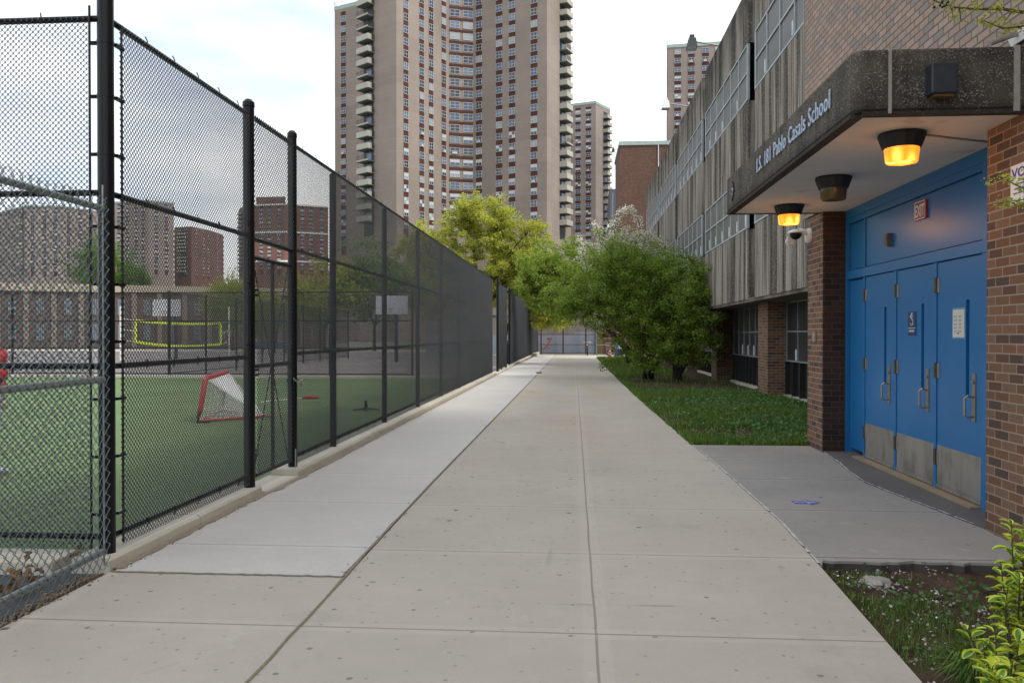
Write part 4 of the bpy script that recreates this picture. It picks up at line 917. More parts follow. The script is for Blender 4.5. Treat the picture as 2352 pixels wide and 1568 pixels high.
def tower(name, label, plan, H, faces, back, mat, floor=2.72, zvis=0.0, budget=100, cornice=True, balc=(), loc=None):
    """plan: visible corner points left to right (x,y); faces: {segment: [(u, width, kind)]}"""
    t = thing(name, label, 'apartment tower', (plan[0][0], plan[0][1], 0))
    poly = list(plan) + list(back)
    area = sum(poly[i][0]*poly[(i+1) % len(poly)][1] - poly[(i+1) % len(poly)][0]*poly[i][1] for i in range(len(poly)))
    if area < 0: poly = poly[::-1]
    MB().prism(poly, 0, H).build('wall', mat, t)
    if cornice:
        cx_ = sum(p[0] for p in poly)/len(poly); cy_ = sum(p[1] for p in poly)/len(poly)
        ex = [(cx_+(p[0]-cx_)*1.006, cy_+(p[1]-cy_)*1.012) for p in poly]
        MB().prism(ex, H+0.02, H+1.0).build('cornice', M['cornice'], t)
        m = MB()
        for i in range(len(ex)):
            a, b_ = ex[i], ex[(i+1) % len(ex)]; ln = math.dist(a, b_); n_ = max(2, int(ln/2.5))
            for zz in (1.9, 2.5): m.tube([(a[0], a[1], H+zz), (b_[0], b_[1], H+zz)], 0.05, 4)
            for k in range(n_): f_ = k/n_; m.box(a[0]+(b_[0]-a[0])*f_-0.05, a[0]+(b_[0]-a[0])*f_+0.05, a[1]+(b_[1]-a[1])*f_-0.05, a[1]+(b_[1]-a[1])*f_+0.05, H+1.0, H+2.5)
        m.build('roof_railing', M['rail_pale'], t)
    nfl = int(H/floor); items = []
    for si, cols in faces.items():
        a, b_ = plan[si], plan[si+1]; ln = math.dist(a, b_); u = ((b_[0]-a[0])/ln, (b_[1]-a[1])/ln); n = (u[1], -u[0]); rz = math.atan2(u[1], u[0])
        band = MB()
        for (f_, wd, kind) in cols:
            uc = f_*ln; 
            if kind != 'wide':
                band.obox(a, u, n, uc-wd/2-0.06, uc+wd/2+0.06, -0.1, 0.05, max(2.0, zvis-3), H-0.9)
            for k in range(nfl-1, -1, -1):
                z = k*floor + 1.55
                if z < zvis: break
                items.append((math.hypot(a[0]+u[0]*uc, a[1]+u[1]*uc), z, a[0]+u[0]*uc+n[0]*0.06, a[1]+u[1]*uc+n[1]*0.06, rz, wd, 1.45, random.choices([0,1,2,3,4], [3,3,2,3,1])[0]))
            if kind == 'wide': pass
        wides = [c for c in cols if c[2] == 'wide']
        if wides:
            u0 = min(c[0]*ln - c[1]/2 for c in wides)-0.5; u1 = max(c[0]*ln + c[1]/2 for c in wides)+0.5
            for k in range(nfl):
                z = k*floor + 2.42
                if z > zvis: band.obox(a, u, n, u0, u1, -0.1, 0.05, z, z+0.72)
        if band.n: band.build('brick_band', M['spandrel'], t)
    vis = sorted(items, key=lambda it: it[0]*1.0)
    vis = sorted(items, key=lambda it: (it[1] > H*5, it[1]))   # lower ones first: nearest the eye
    ind, rest = vis[:budget], vis[budget:]
    for it in ind:
        link_mesh('window', win_mesh(it[5], it[6], it[7], random.choices(['sash', 'blind', 'half', 'ac'], [5, 3, 1, 1.2])[0]), t, (it[2], it[3], it[1]), it[4])
    if rest:
        m = MB()
        for it in rest:
            u = (math.cos(it[4]), math.sin(it[4])); n = (u[1], -u[0]); a = (it[2], it[3]); wd, ht = it[5]/2, it[6]/2; z = it[1]
            m.obox(a, u, n, -wd, wd, -0.02, 0.04, z-ht, z+ht, mi=1+it[7])
            m.obox(a, u, n, -wd-0.04, wd+0.04, 0.0, 0.08, z+ht, z+ht+0.08); m.obox(a, u, n, -wd-0.04, wd+0.04, 0.0, 0.08, z-ht-0.08, z-ht); m.obox(a, u, n, -wd+0.04, wd-0.04, 0.041, 0.07, z-0.035, z+0.035)
            m.obox(a, u, n, -wd-0.04, -wd+0.03, 0.0, 0.075, z-ht, z+ht); m.obox(a, u, n, wd-0.03, wd+0.04, 0.0, 0.075, z-ht, z+ht)
            if wd > 0.6: m.obox(a, u, n, -0.035, 0.035, 0.041, 0.065, z-ht, z+ht)
        o = m.build('window', [WF]+GLS, t); o['kind'] = 'stuff'
    for (si, f_, wd, dp) in balc:
        a, b_ = plan[si], plan[si+1]; ln = math.dist(a, b_); u = ((b_[0]-a[0])/ln, (b_[1]-a[1])/ln); n = (u[1], -u[0]); rz = math.atan2(u[1], u[0]); uc = f_*ln
        m = MB(); m.obox(a, u, n, uc-wd*0.42, uc+wd*0.42, -0.1, 0.06, max(2, zvis-2), H-1.5); m.build('balcony_recess', M['dark_opening'], t)
        for k in range(nfl-1, 0, -1):
            z = k*floor + 0.1
            if z < zvis: break
            st = 1 if random.random() < 0.22 else 0
            key = (wd, dp, st)
            if key not in BM: BM[key] = balcony_mesh(wd, dp, 1, st)
            bo = link_mesh('balcony', BM[key], t, (a[0]+u[0]*uc+n[0]*0.0, a[1]+u[1]*uc, z), rz)
            kk = ('bw',)
            if kk not in BM:
                mm = MB(); mm.box(-0.9, 0.9, -0.12, -0.05, 0.15, 2.1); BM[kk] = mm.mesh('balcony_door', [GLS[3]])
            link_mesh('balcony_door', BM[kk], t, (a[0]+u[0]*(uc+0.2)+n[0]*0.0, a[1]+u[1]*(uc+0.2), z), rz) if k < 26 else None
    return t
# main twin-wing tower
P = [at(770, 223), at(826, 219), at(827, 191), at(873, 186), at(911, 182.5), at(1032, 196), at(1086, 197.5), at(1256, 187), at(1277, 192), at(1311, 200)]
tower('apartment_tower', 'huge tan apartment tower filling the sky above the yellow tree, with two balcony columns', P, 88.7,
      {0: [(0.36, 1.5, 'sash')], 4: [(0.17, 1.35, 's'), (0.46, 1.35, 's'), (0.64, 1.35, 's'), (0.89, 1.35, 's')], 5: [(0.24, 2.3, 'wide'), (0.80, 2.3, 'wide')],
       6: [(0.09, 1.6, 's'), (0.37, 1.6, 's'), (0.545, 1.6, 's'), (0.835, 1.6, 's')]}, [at(1300, 235), at(1180, 245), at(812, 250)], M['tower'], zvis=26, balc=[(2, 0.46, 4.2, 1.9), (8, 0.42, 3.6, 1.9)])
P = [at(1296, 317), at(1368, 312), at(1381, 316), at(1401, 322)]
tower('apartment_tower', 'smaller tan tower with right-hand balconies, just right of the huge tower', P, 88.5, {0: [(0.44, 2.0, 's'), (0.77, 2.0, 's')]}, [at(1393, 345), at(1312, 345)], M['tower_far'], zvis=34, balc=[(2, 0.45, 3.8, 2.0)])
P = [at(1530, 258), at(1533, 256), at(1700, 252)]
tower('apartment_tower', 'tan tower peeking over the school parapet on the right', P, 90.0, {1: [(0.138, 1.9, 's'), (0.325, 1.9, 's'), (0.52, 1.9, 's'), (0.7, 1.9, 's')]}, [at(1690, 290), at(1550, 290)], M['tower_far'], zvis=40)
# towers seen through the fences at left
P = [at(-30, 610), at(60, 560), at(140, 562), at(228, 585)]
tower('apartment_tower', 'grey-brown tower at far left behind both fences', P, 88.0, {0: [(0.3, 2, 's'), (0.7, 2, 's')], 1: [(0.2, 2, 's'), (0.55, 2, 's'), (0.85, 2, 's')], 2: [(0.2, 2, 's'), (0.5, 2, 's'), (0.8, 2, 's')]}, [at(228, 640), at(-30, 660)], M['tower_far'], zvis=44, balc=[(0, 0.92, 5, 2.0)], budget=60)
P = [at(262, 548), at(342, 541), at(400, 552)]
tower('apartment_tower', 'tan tower seen through the fence just right of the corner post', P, 88.5, {0: [(0.15, 2.2, 's'), (0.4, 2.2, 's'), (0.65, 2.2, 's'), (0.85, 2.2, 's')], 1: [(0.3, 2.2, 's'), (0.7, 2.2, 's')]}, [at(400, 600), at(262, 600)], M['tower_far'], zvis=44, budget=60)
P = [at(401, 668), at(440, 662), at(486, 690), at(514, 720)]
tower('apartment_tower', 'brown tower stepping down to the right, seen through the fence between the first two posts', P, 88.0, {0: [(0.3, 3, 's'), (0.7, 3, 's')], 1: [(0.25, 2.4, 's'), (0.6, 2.4, 's'), (0.85, 2.4, 's')], 2: [(0.5, 2.4, 's')]}, [at(514, 760), at(401, 760)], M['tower_red'], zvis=50, budget=60, cornice=False, balc=[(0, 0.5, 8, 2.5)])
P = [at(549, 565), at(565, 545), at(655, 540), at(754, 552)]
tr = tower('apartment_tower', 'red brick tower with pale bands behind the gate', P, 87.0, {1: [(0.15, 2.2, 's'), (0.4, 2.2, 's'), (0.6, 2.2, 's'), (0.85, 2.2, 's')], 2: [(0.15, 2.2, 's'), (0.4, 2.2, 's'), (0.6, 2.2, 's'), (0.85, 2.2, 's')]}, [at(754, 600), at(549, 600)], M['tower_red'], zvis=44, budget=70, cornice=False, balc=[(0, 0.5, 6, 2.5)])
for z in (30, 49, 68, 86): MB().prism([at(564.5, 544.5), at(655, 539.5), at(754.4, 551.4), at(754, 560), at(565, 560)][::-1], z, z+1.0).build('pale_band', M['white'], tr)
MB().prism([at(589, 548), at(656, 546), at(656, 580), at(589, 580)][::-1], 87.05, 92.5).build('penthouse', M['tower_red'], tr)
# brick block straight behind the school
t = thing('brick_building', 'plain windowless brown brick building with a pale roof edge rising behind the school', 'building', (4.4, 80, 0))
MB().box(4.4, 30, 80, 89, -0.1, 19.7).build('wall', M['brick_far'], t)
MB().box(4.3, 30.2, 79.9, 89.1, 19.72, 20.1).build('roof_edge', M['cornice'], t)
MB().tube([(8.05, 79.93, 0), (8.05, 79.93, 19.7)], 0.05, 6).build('downpipe', M['white_tab'], t)
MB().tube([(8.05, 79.90, 6.2), (10.5, 79.90, 6.2)], 0.04, 6).build('pipe', M['white_tab'], t)
arm_light(4.4, 80.3, 19.35, 3.9, 19.40, 'dark floodlight on an arm at the corner of the windowless brick building')
t = thing('small_building', 'small pale building between the second tower and the brick building', 'building', (*at(1404, 150), 0))
a0 = at(1398, 150); MB().box(a0[0], a0[0]+6, a0[1], a0[1]+9, 0, 21.0).build('wall', M['tower'], t); MB().box(a0[0]-0.2, a0[0]+6.2, a0[1]-0.2, a0[1]+9.2, 21.02, 21.6).build('cornice', M['white'], t)
for zz in (10.5, 14, 17.5): MB().box(a0[0]+0.4, a0[0]+0.9, a0[1]-0.04, a0[1], zz, zz+1.6).build('window', GLS[0], t)
t = thing('small_building', 'dark grey slab building peeking out behind the small pale one', 'building', (*at(1406, 190), 0))
a0 = at(1400, 190); MB().box(a0[0], a0[0]+10, a0[1], a0[1]+9, 0, 35.0).build('wall', simple('slate_wall', (0.10, 0.10, 0.12), 0.8, sc=0.3), t)
for k in range(3): MB().box(a0[0]+0.5+0.7*k, a0[0]+0.8+0.7*k, a0[1]-0.05, a0[1], 8, 34).build('window_strip', GLS[3], t)
# end wall of the path and what stands in front of it
q = N('painted_concrete_wall'); p = q.pos(); x, y, z = q.xyz(p)
bl = q.mix(q.noise(p, 0.8, 4), (0.20, 0.23, 0.29), (0.26, 0.29, 0.35)); gr = q.mix(q.noise(q.scale(p, (1.5, 1.5, 0.3)), 1.0, 4), (0.15, 0.125, 0.11), (0.27, 0.235, 0.215))
lv = q.math('ADD', z, q.math('MULTIPLY', q.step(x, 0.05, 0.06), -0.25))
c = q.mix(q.step(lv, 1.56, 1.58), bl, gr); c = q.mix(q.math('MULTIPLY', q.step(q.noise(p, 3.0, 4), 0.6, 0.7), 0.3), c, (0.09, 0.08, 0.08))
M['endwall'] = q.fin(c, 0.9)
t = thing('end_wall', 'grey concrete wall painted blue below, closing off the end of the path', 'wall', (-1, 66.4, 0))
MB().box(-12, 1.78, 66.4, 66.8, -0.1, 3.05).build('wall', M['endwall'], t)
MB().box(-12.05, 1.83, 66.35, 66.85, 3.06, 3.16).build('coping', M['plain_concrete'], t)
m = MB(); gx = -1.95      # orange paint mark
def wstroke(pts, w):
    for (a, b_) in zip(pts[:-1], pts[1:]):
        d = Vector((b_[0]-a[0], b_[1]-a[1])).normalized(); n_ = Vector((-d.y, d.x))*w/2
        m.add([(a[0]+n_.x, 66.392, a[1]+n_.y), (a[0]-n_.x, 66.392, a[1]-n_.y), (b_[0]-n_.x, 66.392, b_[1]-n_.y), (b_[0]+n_.x, 66.392, b_[1]+n_.y)], [(0,1,2,3)])
wstroke([(-2.45, 0.42), (-2.15, 0.70), (-1.95, 1.0), (-1.80, 1.38)], 0.10); wstroke([(-2.15, 1.32), (-2.0, 1.2), (-1.92, 1.32)], 0.12); wstroke([(-2.15,0.55),(-1.95,0.45)], 0.05); wstroke([(-2.45,0.85),(-2.3,0.82)], 0.04)
m.build('graffiti_mark', simple('orange_paint', (0.36, 0.07, 0.02), 0.7), t)
t = thing('boundary_fence', 'rusty-post chain link fence standing in front of the end wall', 'fence', (-1, 66.0, 0))
for x in (-4.4, -2.6, -0.85, 0.95): MB().tube([(x, 66.0, -0.05), (x, 66.0, 3.15)], 0.055, 8).build('post', M['brownpost'], t)
for z in (0.12, 0.80, 1.60): MB().tube([(-6, 66.0, z), (1.8, 66.0, z)], 0.028, 6).build('rail', M['brownpost'], t)
MB().tube([(1.02, 66.0, 1.55), (1.75, 66.0, 0.85)], 0.01, 4).build('brace_wire', M['brownpost'], t)
MB().box(-6, 4, 65.75, 65.95, -0.06, 0.03).build('fence_footing', M['curb'], t)
t = thing('shed', 'rust-brown metal shed with an olive edge board right of the end wall', 'shed', (3.4, 66.3, 0))
MB().box(2.35, 5.6, 66.3, 69, -0.05, 3.1).build('wall', simple('rust_metal', (0.095, 0.033, 0.022), 0.7, var=0.5, sc=0.9), t)
MB().box(1.84, 2.34, 66.25, 66.5, -0.05, 3.0).build('edge_board', simple('olive_board', (0.12, 0.10, 0.035), 0.8), t)
MB().box(3.9, 4.35, 66.22, 66.29, 0.0, 2.9).build('door', simple('rust_door', (0.17, 0.06, 0.035), 0.7), t)
t = thing('pipe_barrier', 'pale weathered pipe fence in front of the rusty shed', 'barrier', (2.6, 64.5, 0))
for x in (1.75, 3.35, 3.95): MB().tube([(x, 64.5, 0), (x, 64.5, 2.6)], 0.04, 8).build('post', M['galv'], t)
for (x0_, x1_, z) in ((1.75, 3.95, 2.45), (1.75, 3.3, 1.30), (1.75, 3.3, 0.80)): MB().tube([(x0_, 64.48, z), (x1_, 64.48, z)], 0.025, 6).build('rail', M['galv'], t)
# bicycle leaning at the far end, seen from the front
t = thing('bicycle', 'dark bicycle standing at the end of the path by the wall fence', 'bicycle', (0.95, 62.6, 0))
def wheel(cx, cy, name):
    pts = [(cx+0.03*math.sin(a)*0.0, cy+0.33*math.cos(a), 0.34+0.33*math.sin(a)) for a in np.linspace(0, 2*math.pi, 25)]
    o = MB().tube(pts, 0.022, 6, cap=False).build('wheel', M['black'], t); mm = MB()
    for a in np.linspace(0, math.pi, 7)[:-1]: mm.tube([(cx, cy+0.32*math.cos(a), 0.34+0.32*math.sin(a)), (cx, cy-0.32*math.cos(a), 0.34-0.32*math.sin(a))], 0.003, 3)
    mm.build('spokes', M['steel'], o)
wheel(1.0, 62.5, 'w'); wheel(1.06, 63.5, 'w')
m = MB(); m.tube([(1.0,62.5,0.34),(1.0,62.62,0.75),(1.0,62.66,0.95)], 0.02, 6).tube([(1.0,62.62,0.75),(1.04,63.15,0.80)], 0.018, 6).tube([(1.0,62.62,0.70),(1.03,63.05,0.32)], 0.018, 6).tube([(1.03,63.05,0.32),(1.04,63.17,0.88)], 0.016, 6).tube([(1.03,63.05,0.32),(1.06,63.5,0.34)], 0.012, 6).tube([(1.04,63.15,0.8),(1.06,63.5,0.34)], 0.012, 6)
m.build('bike_frame', M['black'], t)
MB().tube([(0.68,62.70,1.08),(0.9,62.64,1.0),(1.1,62.64,1.0),(1.30,62.72,1.02)], 0.014, 6).build('handlebar', M['steel'], t)
MB().box(0.99,1.09,63.05,63.3,0.88,0.93).build('saddle', M['black'], t); MB().lathe((1.0,62.52,0.83), [(0.04,0),(0.045,0.05)], 8, axis='y').build('headlight', M['white'], t)
# shopping cart
t = thing('shopping_cart', 'grey wire shopping cart with a red handle beside the cone', 'shopping cart', (2.85, 63.3, 0))
m = MB()
for z_, s_ in ((0.98, 1.0), (0.75, 0.93), (0.5, 0.85)):
    a = 0.45*s_; b_ = 0.28*s_; m.tube([(2.85-a,63.3-b_,z_),(2.85+a,63.3-b_,z_),(2.85+a,63.3+b_,z_),(2.85-a,63.3+b_,z_),(2.85-a,63.3-b_,z_)], 0.008, 4)
for k in range(12):
    f_ = -1+2*k/11; m.tube([(2.85+0.45*f_,63.3-0.28,0.98),(2.85+0.38*f_,63.3-0.24,0.5)], 0.004, 4); m.tube([(2.85+0.45*f_,63.3+0.28,0.98),(2.85+0.38*f_,63.3+0.24,0.5)], 0.004, 4)
m.build('basket', M['galv'], t)
MB().tube([(2.5,63.05,0.5),(2.5,63.05,0.2),(3.2,63.05,0.18)], 0.012, 5).tube([(2.5,63.55,0.5),(2.5,63.55,0.2),(3.2,63.55,0.18)], 0.012, 5).build('chassis', M['galv'], t)
MB().tube([(3.32,63.0,1.03),(3.32,63.6,1.03)], 0.016, 6).build('handle', simple('red_handle', (0.4, 0.03, 0.03), 0.5), t)
for (x_, y_) in ((2.52,63.05),(2.52,63.55),(3.18,63.05),(3.18,63.55)): MB().lathe((x_, y_-0.02, 0.07), [(0.06,0),(0.06,0.04)], 10, axis='y').build('wheel', M['black'], t)
t = thing('recycling_bin', 'blue and white plastic bin behind the traffic cone', 'bin', (3.4, 63.0, 0))
MB().prism([(3.15,62.8),(3.62,62.8),(3.62,63.2),(3.15,63.2)], 0, 0.52).build('bin_body', simple('bin_blue', (0.015, 0.05, 0.26), 0.5), t)
MB().prism([(3.12,62.77),(3.65,62.77),(3.65,63.23),(3.12,63.23)], 0.525, 1.0).build('bin_top', simple('bin_pale', (0.33, 0.40, 0.50), 0.5, var=0.4, sc=4), t)
cone = thing('traffic_cone', 'orange traffic cone with white bands at the far corner of the lawn', 'traffic cone', (2.42, 56.0, 0))
MB().lathe((2.42,56,0.0), [(0.20,0),(0.20,0.03),(0.155,0.035),(0.118,0.24)], 16).lathe((2.42,56,0), [(0.096,0.36),(0.080,0.44)], 16).lathe((2.42,56,0), [(0.062,0.54),(0.03,0.71),(0.02,0.72)], 16).build('cone_body', simple('cone_orange', (0.55, 0.085, 0.015), 0.6), cone)
MB().lathe((2.42,56,0), [(0.118,0.241),(0.096,0.359)], 16).build('cone_band', M['white'], cone); MB().lathe((2.42,56,0), [(0.080,0.441),(0.062,0.539)], 16).build('cone_band', M['white'], cone)
t = thing('litter_bin', 'navy litter bin with domed lid seen in the second gap of the fence', 'bin', (*at(1163, 41.5), 0))
a0 = at(1163, 43.5)
MB().lathe((a0[0], a0[1], 0), [(0.27,0),(0.30,0.05),(0.31,0.95),(0.32,1.0)], 18).build('bin_body', simple('bin_navy', (0.01, 0.02, 0.05), 0.4), t)
MB().lathe((a0[0], a0[1], 1.0), [(0.33,0.0),(0.30,0.14),(0.18,0.26),(0.05,0.30)], 18).build('bin_lid', simple('bin_navy2', (0.02, 0.05, 0.12), 0.35), t, smooth=True)

# long low brick building beyond the courts
q = N('low_brick'); p = q.pos(); x, y, z = q.xyz(p)
c = q.mix(q.noise(q.scale(p, (0.5, 0.5, 3.0)), 1.0, 4), (0.085, 0.062, 0.052), (0.14, 0.10, 0.085)); M['low_brick'] = q.fin(c, 0.9)
t = thing('low_building', 'long two-storey brown building with a cream roof band beyond the courts', 'building', (*at(300, 95), 0))
A = at(-140, 92); B_ = at(745, 108); ln = math.dist(A, B_); u = ((B_[0]-A[0])/ln, (B_[1]-A[1])/ln); n = (u[1], -u[0]); rz = math.atan2(u[1], u[0])
MB().obox(A, u, n, 0, ln, -12, 0, -0.1, 6.6).build('wall', M['low_brick'], t)
MB().obox(A, u, n, -0.2, ln+0.2, -12.2, 0.35, 6.62, 7.5).build('fascia', simple('cream_fascia', (0.36, 0.31, 0.235), 0.8), t)
nb = 15
for k in range(nb+1):
    uu = k*ln/nb; MB().obox(A, u, n, uu-0.28, uu+0.28, 0.002, 0.25, 0, 6.6).build('column', simple('cream_column', (0.25, 0.20, 0.16), 0.85) if k == 0 else bpy.data.materials['cream_column'], t)
    if k < nb:
        for z in (0.9, 3.9):
            mm = MB(); mm.obox(A, u, n, uu+1.1, uu+ln/nb-1.1, 0.003, 0.06, z, z+1.9, mi=1)
            for j in range(4): uj = uu+1.1+(ln/nb-2.2)*j/3; mm.obox(A, u, n, uj-0.06, uj+0.06, 0.061, 0.12, z, z+1.9)
            mm.obox(A, u, n, uu+1.1, uu+ln/nb-1.1, 0.061, 0.11, z+0.95, z+1.05); mm.build('window', [M['alu_shade'], GLS[(0, 4, 1, 3)[(k*2+int(z)) % 4]]], t)
# ================================================================== ON THE TURF
M['red'] = simple('red_plastic', (0.42, 0.025, 0.035), 0.5, var=0.15)
M['netwhite'] = simple('white_net', (0.70, 0.70, 0.72), 0.7, var=0.05)
t = thing('sports_goal', 'small red folding goal with white net on the turf behind the first fence section', 'goal', (-6.9, 14.9, 0))
a, b_, c_ = Vector((-6.80, 14.55, 0.03)), Vector((-7.30, 16.7, 0.03)), Vector((-5.95, 15.5, 0.03))
ta, tb = Vector((-6.73, 14.65, 0.80)), Vector((-7.11, 16.55, 0.83))
MB().tube([a+Vector((0,0,0.12)), a+Vector((0.02,0.01,0.2)), ta-Vector((0,0,0.06)), ta+Vector((-0.01,0.1,0.0)), tb-Vector((-0.01,0.1,0)), tb-Vector((0,0,0.06)), b_+Vector((0,0,0.1))], [0.035,0.045,0.05,0.05,0.05,0.045,0.035], 10).build('goal_mouth', M['red'], t, smooth=True)
MB().tube([a, c_], 0.022, 8).tube([c_, b_], 0.022, 8).tube([a, b_], 0.018, 8).tube([c_, c_+(c_-(a+b_)/2)*0.18], 0.02, 8).build('base_frame', M['red'], t)
MB().tube([a+Vector((0,0,0.12)), a+Vector((-0.02,-0.02,-0.02)), a+Vector((0.2,-0.02,-0.02))], 0.028, 6).build('corner_joint', M['black'], t)
def net_quad(m, p00, p10, p11, p01, nu, nv, r=0.004):
    f = lambda s_, t_: (p00*(1-s_)+p10*s_)*(1-t_) + (p01*(1-s_)+p11*s_)*t_
    for i in range(nu+1): m.tube([f(i/nu, k/6) for k in range(7)], r, 3, cap=False)
    for j in range(nv+1): m.tube([f(k/6, j/nv) for k in range(7)], r, 3, cap=False)
m = MB(); net_quad(m, ta, tb, b_*0.15+c_*0.85, a*0.05+c_*0.95, 46, 34, 0.0065); net_quad(m, a, ta, ta*0.02+c_*0.98, c_, 22, 16, 0.0045)
net_quad(m, b_, tb, tb*0.02+c_*0.98, c_, 22, 16, 0.0045)
m.build('net', M['netwhite'], t)
t = thing('sideline_pole', 'white pole with a red padded end lying just above the turf', 'pole', (-4.8, 19.0, 0))
p0, p1 = at(597, 19.6), at(695, 19.6); p2 = at(733, 19.5)
MB().tube([(p0[0],p0[1],0.0),(p1[0],p1[1],0.10)], 0.012, 8).build('shaft', M['white'], t)
MB().tube([(p1[0],p1[1],0.10),((p1[0]+p2[0])/2,(p1[1]+p2[1])/2,0.12),(p2[0],p2[1],0.10)], [0.03,0.05,0.02], 8).build('padded_end', M['red'], t, smooth=True)
a0 = at(840, 17.4)
t = thing('marker_stand', 'small black cross-footed stand lying on the turf behind the long fence', 'stand', (a0[0], a0[1], 0))
for k in range(4):
    an = k*math.pi/2+0.4; MB().tube([(a0[0],a0[1],0.05),(a0[0]+0.28*math.cos(an),a0[1]+0.28*math.sin(an),0.012)], [0.022,0.014], 6).build('foot', M['black'], t)
MB().lathe((a0[0],a0[1],0.0), [(0.05,0),(0.04,0.10),(0.02,0.22)], 10).build('hub', M['black'], t)
# badminton / volleyball net on the court
t = thing('court_net', 'net with bright yellow border strung between two white poles', 'net', (*at(400, 50), 0))
pl, pr = Vector((*at(276.5, 50), 0)), Vector((*at(526, 50.5), 0))
for v_ in (pl, pr): MB().tube([v_, v_+Vector((0,0,3.3))], 0.05, 8).build('pole', M['white'], t)
f = lambda px, dz: Vector((*at(px, 50.2), dz))
def sag(z, k=0.20): return [f(312+195*s_, z - k*(1-(2*s_-1)**2) - 0.14*s_) for s_ in np.linspace(0, 1, 11)]
zt, zb = 2.45, 1.16
m = MB()
for z_, kk in ((zt, 0.12), (zb, 0.18)):
    pts = sag(z_, kk)
    for i in range(10): a_, b2_ = pts[i], pts[i+1]; m.add([a_-Vector((0,0,.075)), b2_-Vector((0,0,.075)), b2_+Vector((0,0,.075)), a_+Vector((0,0,.075)), a_+Vector((0,.02,-.075)), b2_+Vector((0,.02,-.075)), b2_+Vector((0,.02,.075)), a_+Vector((0,.02,.075))], [(0,1,2,3),(5,4,7,6),(0,4,5,1),(3,2,6,7)])
for px in (312, 507): 
    e0 = f(px, zt-(0.14 if px > 400 else 0)); e1 = f(px, zb-(0.14 if px > 400 else 0)); m.box(e0.x-0.06, e0.x+0.06, e0.y-0.015, e0.y+0.015, e1.z, e0.z)
m.build('border_tape', simple('neon_yellow', (0.75, 0.92, 0.03), 0.6, var=0.05), t)
m = MB(); T_, B2 = sag(zt, 0.12), sag(zb, 0.18)
for i in range(60):
    s_ = i/59*10; k = min(9, int(s_)); r_ = s_-k; m.tube([T_[k].lerp(T_[k+1], r_), B2[k].lerp(B2[k+1], r_)], 0.006, 3, cap=False)
for j in range(1, 14):
    m.tube([T_[k].lerp(B2[k], j/14) for k in range(11)], 0.006, 3, cap=False)
m.build('netting', M['black'], t)
m = MB()
for z_ in (zt, (zt+zb)/2, zb): m.tube([pl+Vector((0,0,z_+0.12)), f(312, z_)], 0.018, 4).tube([pr+Vector((0,0,z_)), f(507, z_-0.14)], 0.018, 4)
m.build('tie_rope', M['white'], t)
def hoop(px, dep, w_, lab, col_):
    x, y = at(px, dep); t = thing('basketball_hoop', lab, 'basketball hoop', (x, y, 0), 'basketball hoops on the far courts')
    MB().tube([(x, y+1.2, 0), (x, y+1.2, 2.6), (x, y+0.15, 3.2)], 0.11, 10).build('pole', col_, t)
    MB().box(x-w_/2, x+w_/2, y-0.03, y+0.03, 2.75, 3.80).build('backboard', M['white_tab'], t, bevel=0.01)
    MB().tube([(x+0.23*math.cos(a), y-0.30+0.23*math.sin(a), 3.05) for a in np.linspace(0, 6.283, 17)], 0.012, 5, cap=False).build('rim', simple('rim_orange', (0.5, 0.1, 0.02), 0.5) if 'rim_orange' not in bpy.data.materials else bpy.data.materials['rim_orange'], t)
nb_ = simple('navy_pole', (0.01, 0.018, 0.07), 0.5)
hoop(900, 47, 1.83, 'white basketball backboard seen through the long fence run', nb_)
hoop(383, 52, 1.83, 'white basketball backboard on a navy pole above the yellow-bordered net', nb_)
# blue bench strip beyond the court seen through the gate
a0, b0 = at(570, 70), at(668, 70)
t = thing('bench', 'blue bench beyond the courts seen through the gate', 'bench', (a0[0], a0[1], 0))
bl = simple('bench_blue', (0.012, 0.035, 0.22), 0.5)
MB().box(a0[0], b0[0], a0[1]-0.2, a0[1]+0.2, 0.42, 0.50).build('seat', bl, t); MB().box(a0[0], b0[0], a0[1]+0.2, a0[1]+0.25, 0.55, 0.95).build('backrest', bl, t)
for k in range(4): xx = a0[0]+(b0[0]-a0[0])*(k+0.2)/3.6; MB().box(xx, xx+0.08, a0[1]-0.15, a0[1]+0.25, 0, 0.42).build('leg', M['black'], t)

# person in red at the left frame edge
def skin(name, verts, edges, mat, parent, sub=2, root=0):
    me = bpy.data.meshes.new(name); off = ORG.get(parent.name, (0, 0, 0)) if parent else (0, 0, 0)
    me.from_pydata([tuple(Vector(v[:3])-Vector(off)) for v in verts], edges, []); me.materials.append(mat)
    o = bpy.data.objects.new(name, me); COL.objects.link(o)
    s_ = o.modifiers.new('skin', 'SKIN'); s_.use_smooth_shade = True
    lay = me.skin_vertices[0].data if me.skin_vertices else None
    if lay is None:
        bpy.context.view_layer.objects.active = o
        lay = me.skin_vertices[0].data
    for i, v in enumerate(verts):
        r = v[3]; lay[i].radius = (r, v[4] if len(v) > 4 else r); lay[i].use_root = (i == root)
    ss = o.modifiers.new('sub', 'SUBSURF'); ss.levels = sub; ss.render_levels = sub
    if parent: o.parent = parent
    ORG[o.name] = off; return o
PX, PY = -6.60, 8.85
pr_ = thing('person', 'person in a red jacket and pale blue trousers at the far left edge', 'person', (PX, PY, 0))
skinm = simple('skin', (0.36, 0.20, 0.13), 0.5, var=0.1); jac = simple('red_jacket', (0.42, 0.012, 0.015), 0.7, var=0.2, sc=6); tro = simple('pale_blue_trousers', (0.33, 0.38, 0.52), 0.8, var=0.15); hair = simple('dark_hair', (0.02, 0.014, 0.01), 0.7); shoe = simple('grey_shoe', (0.30, 0.30, 0.36), 0.6, var=0.4, sc=20)
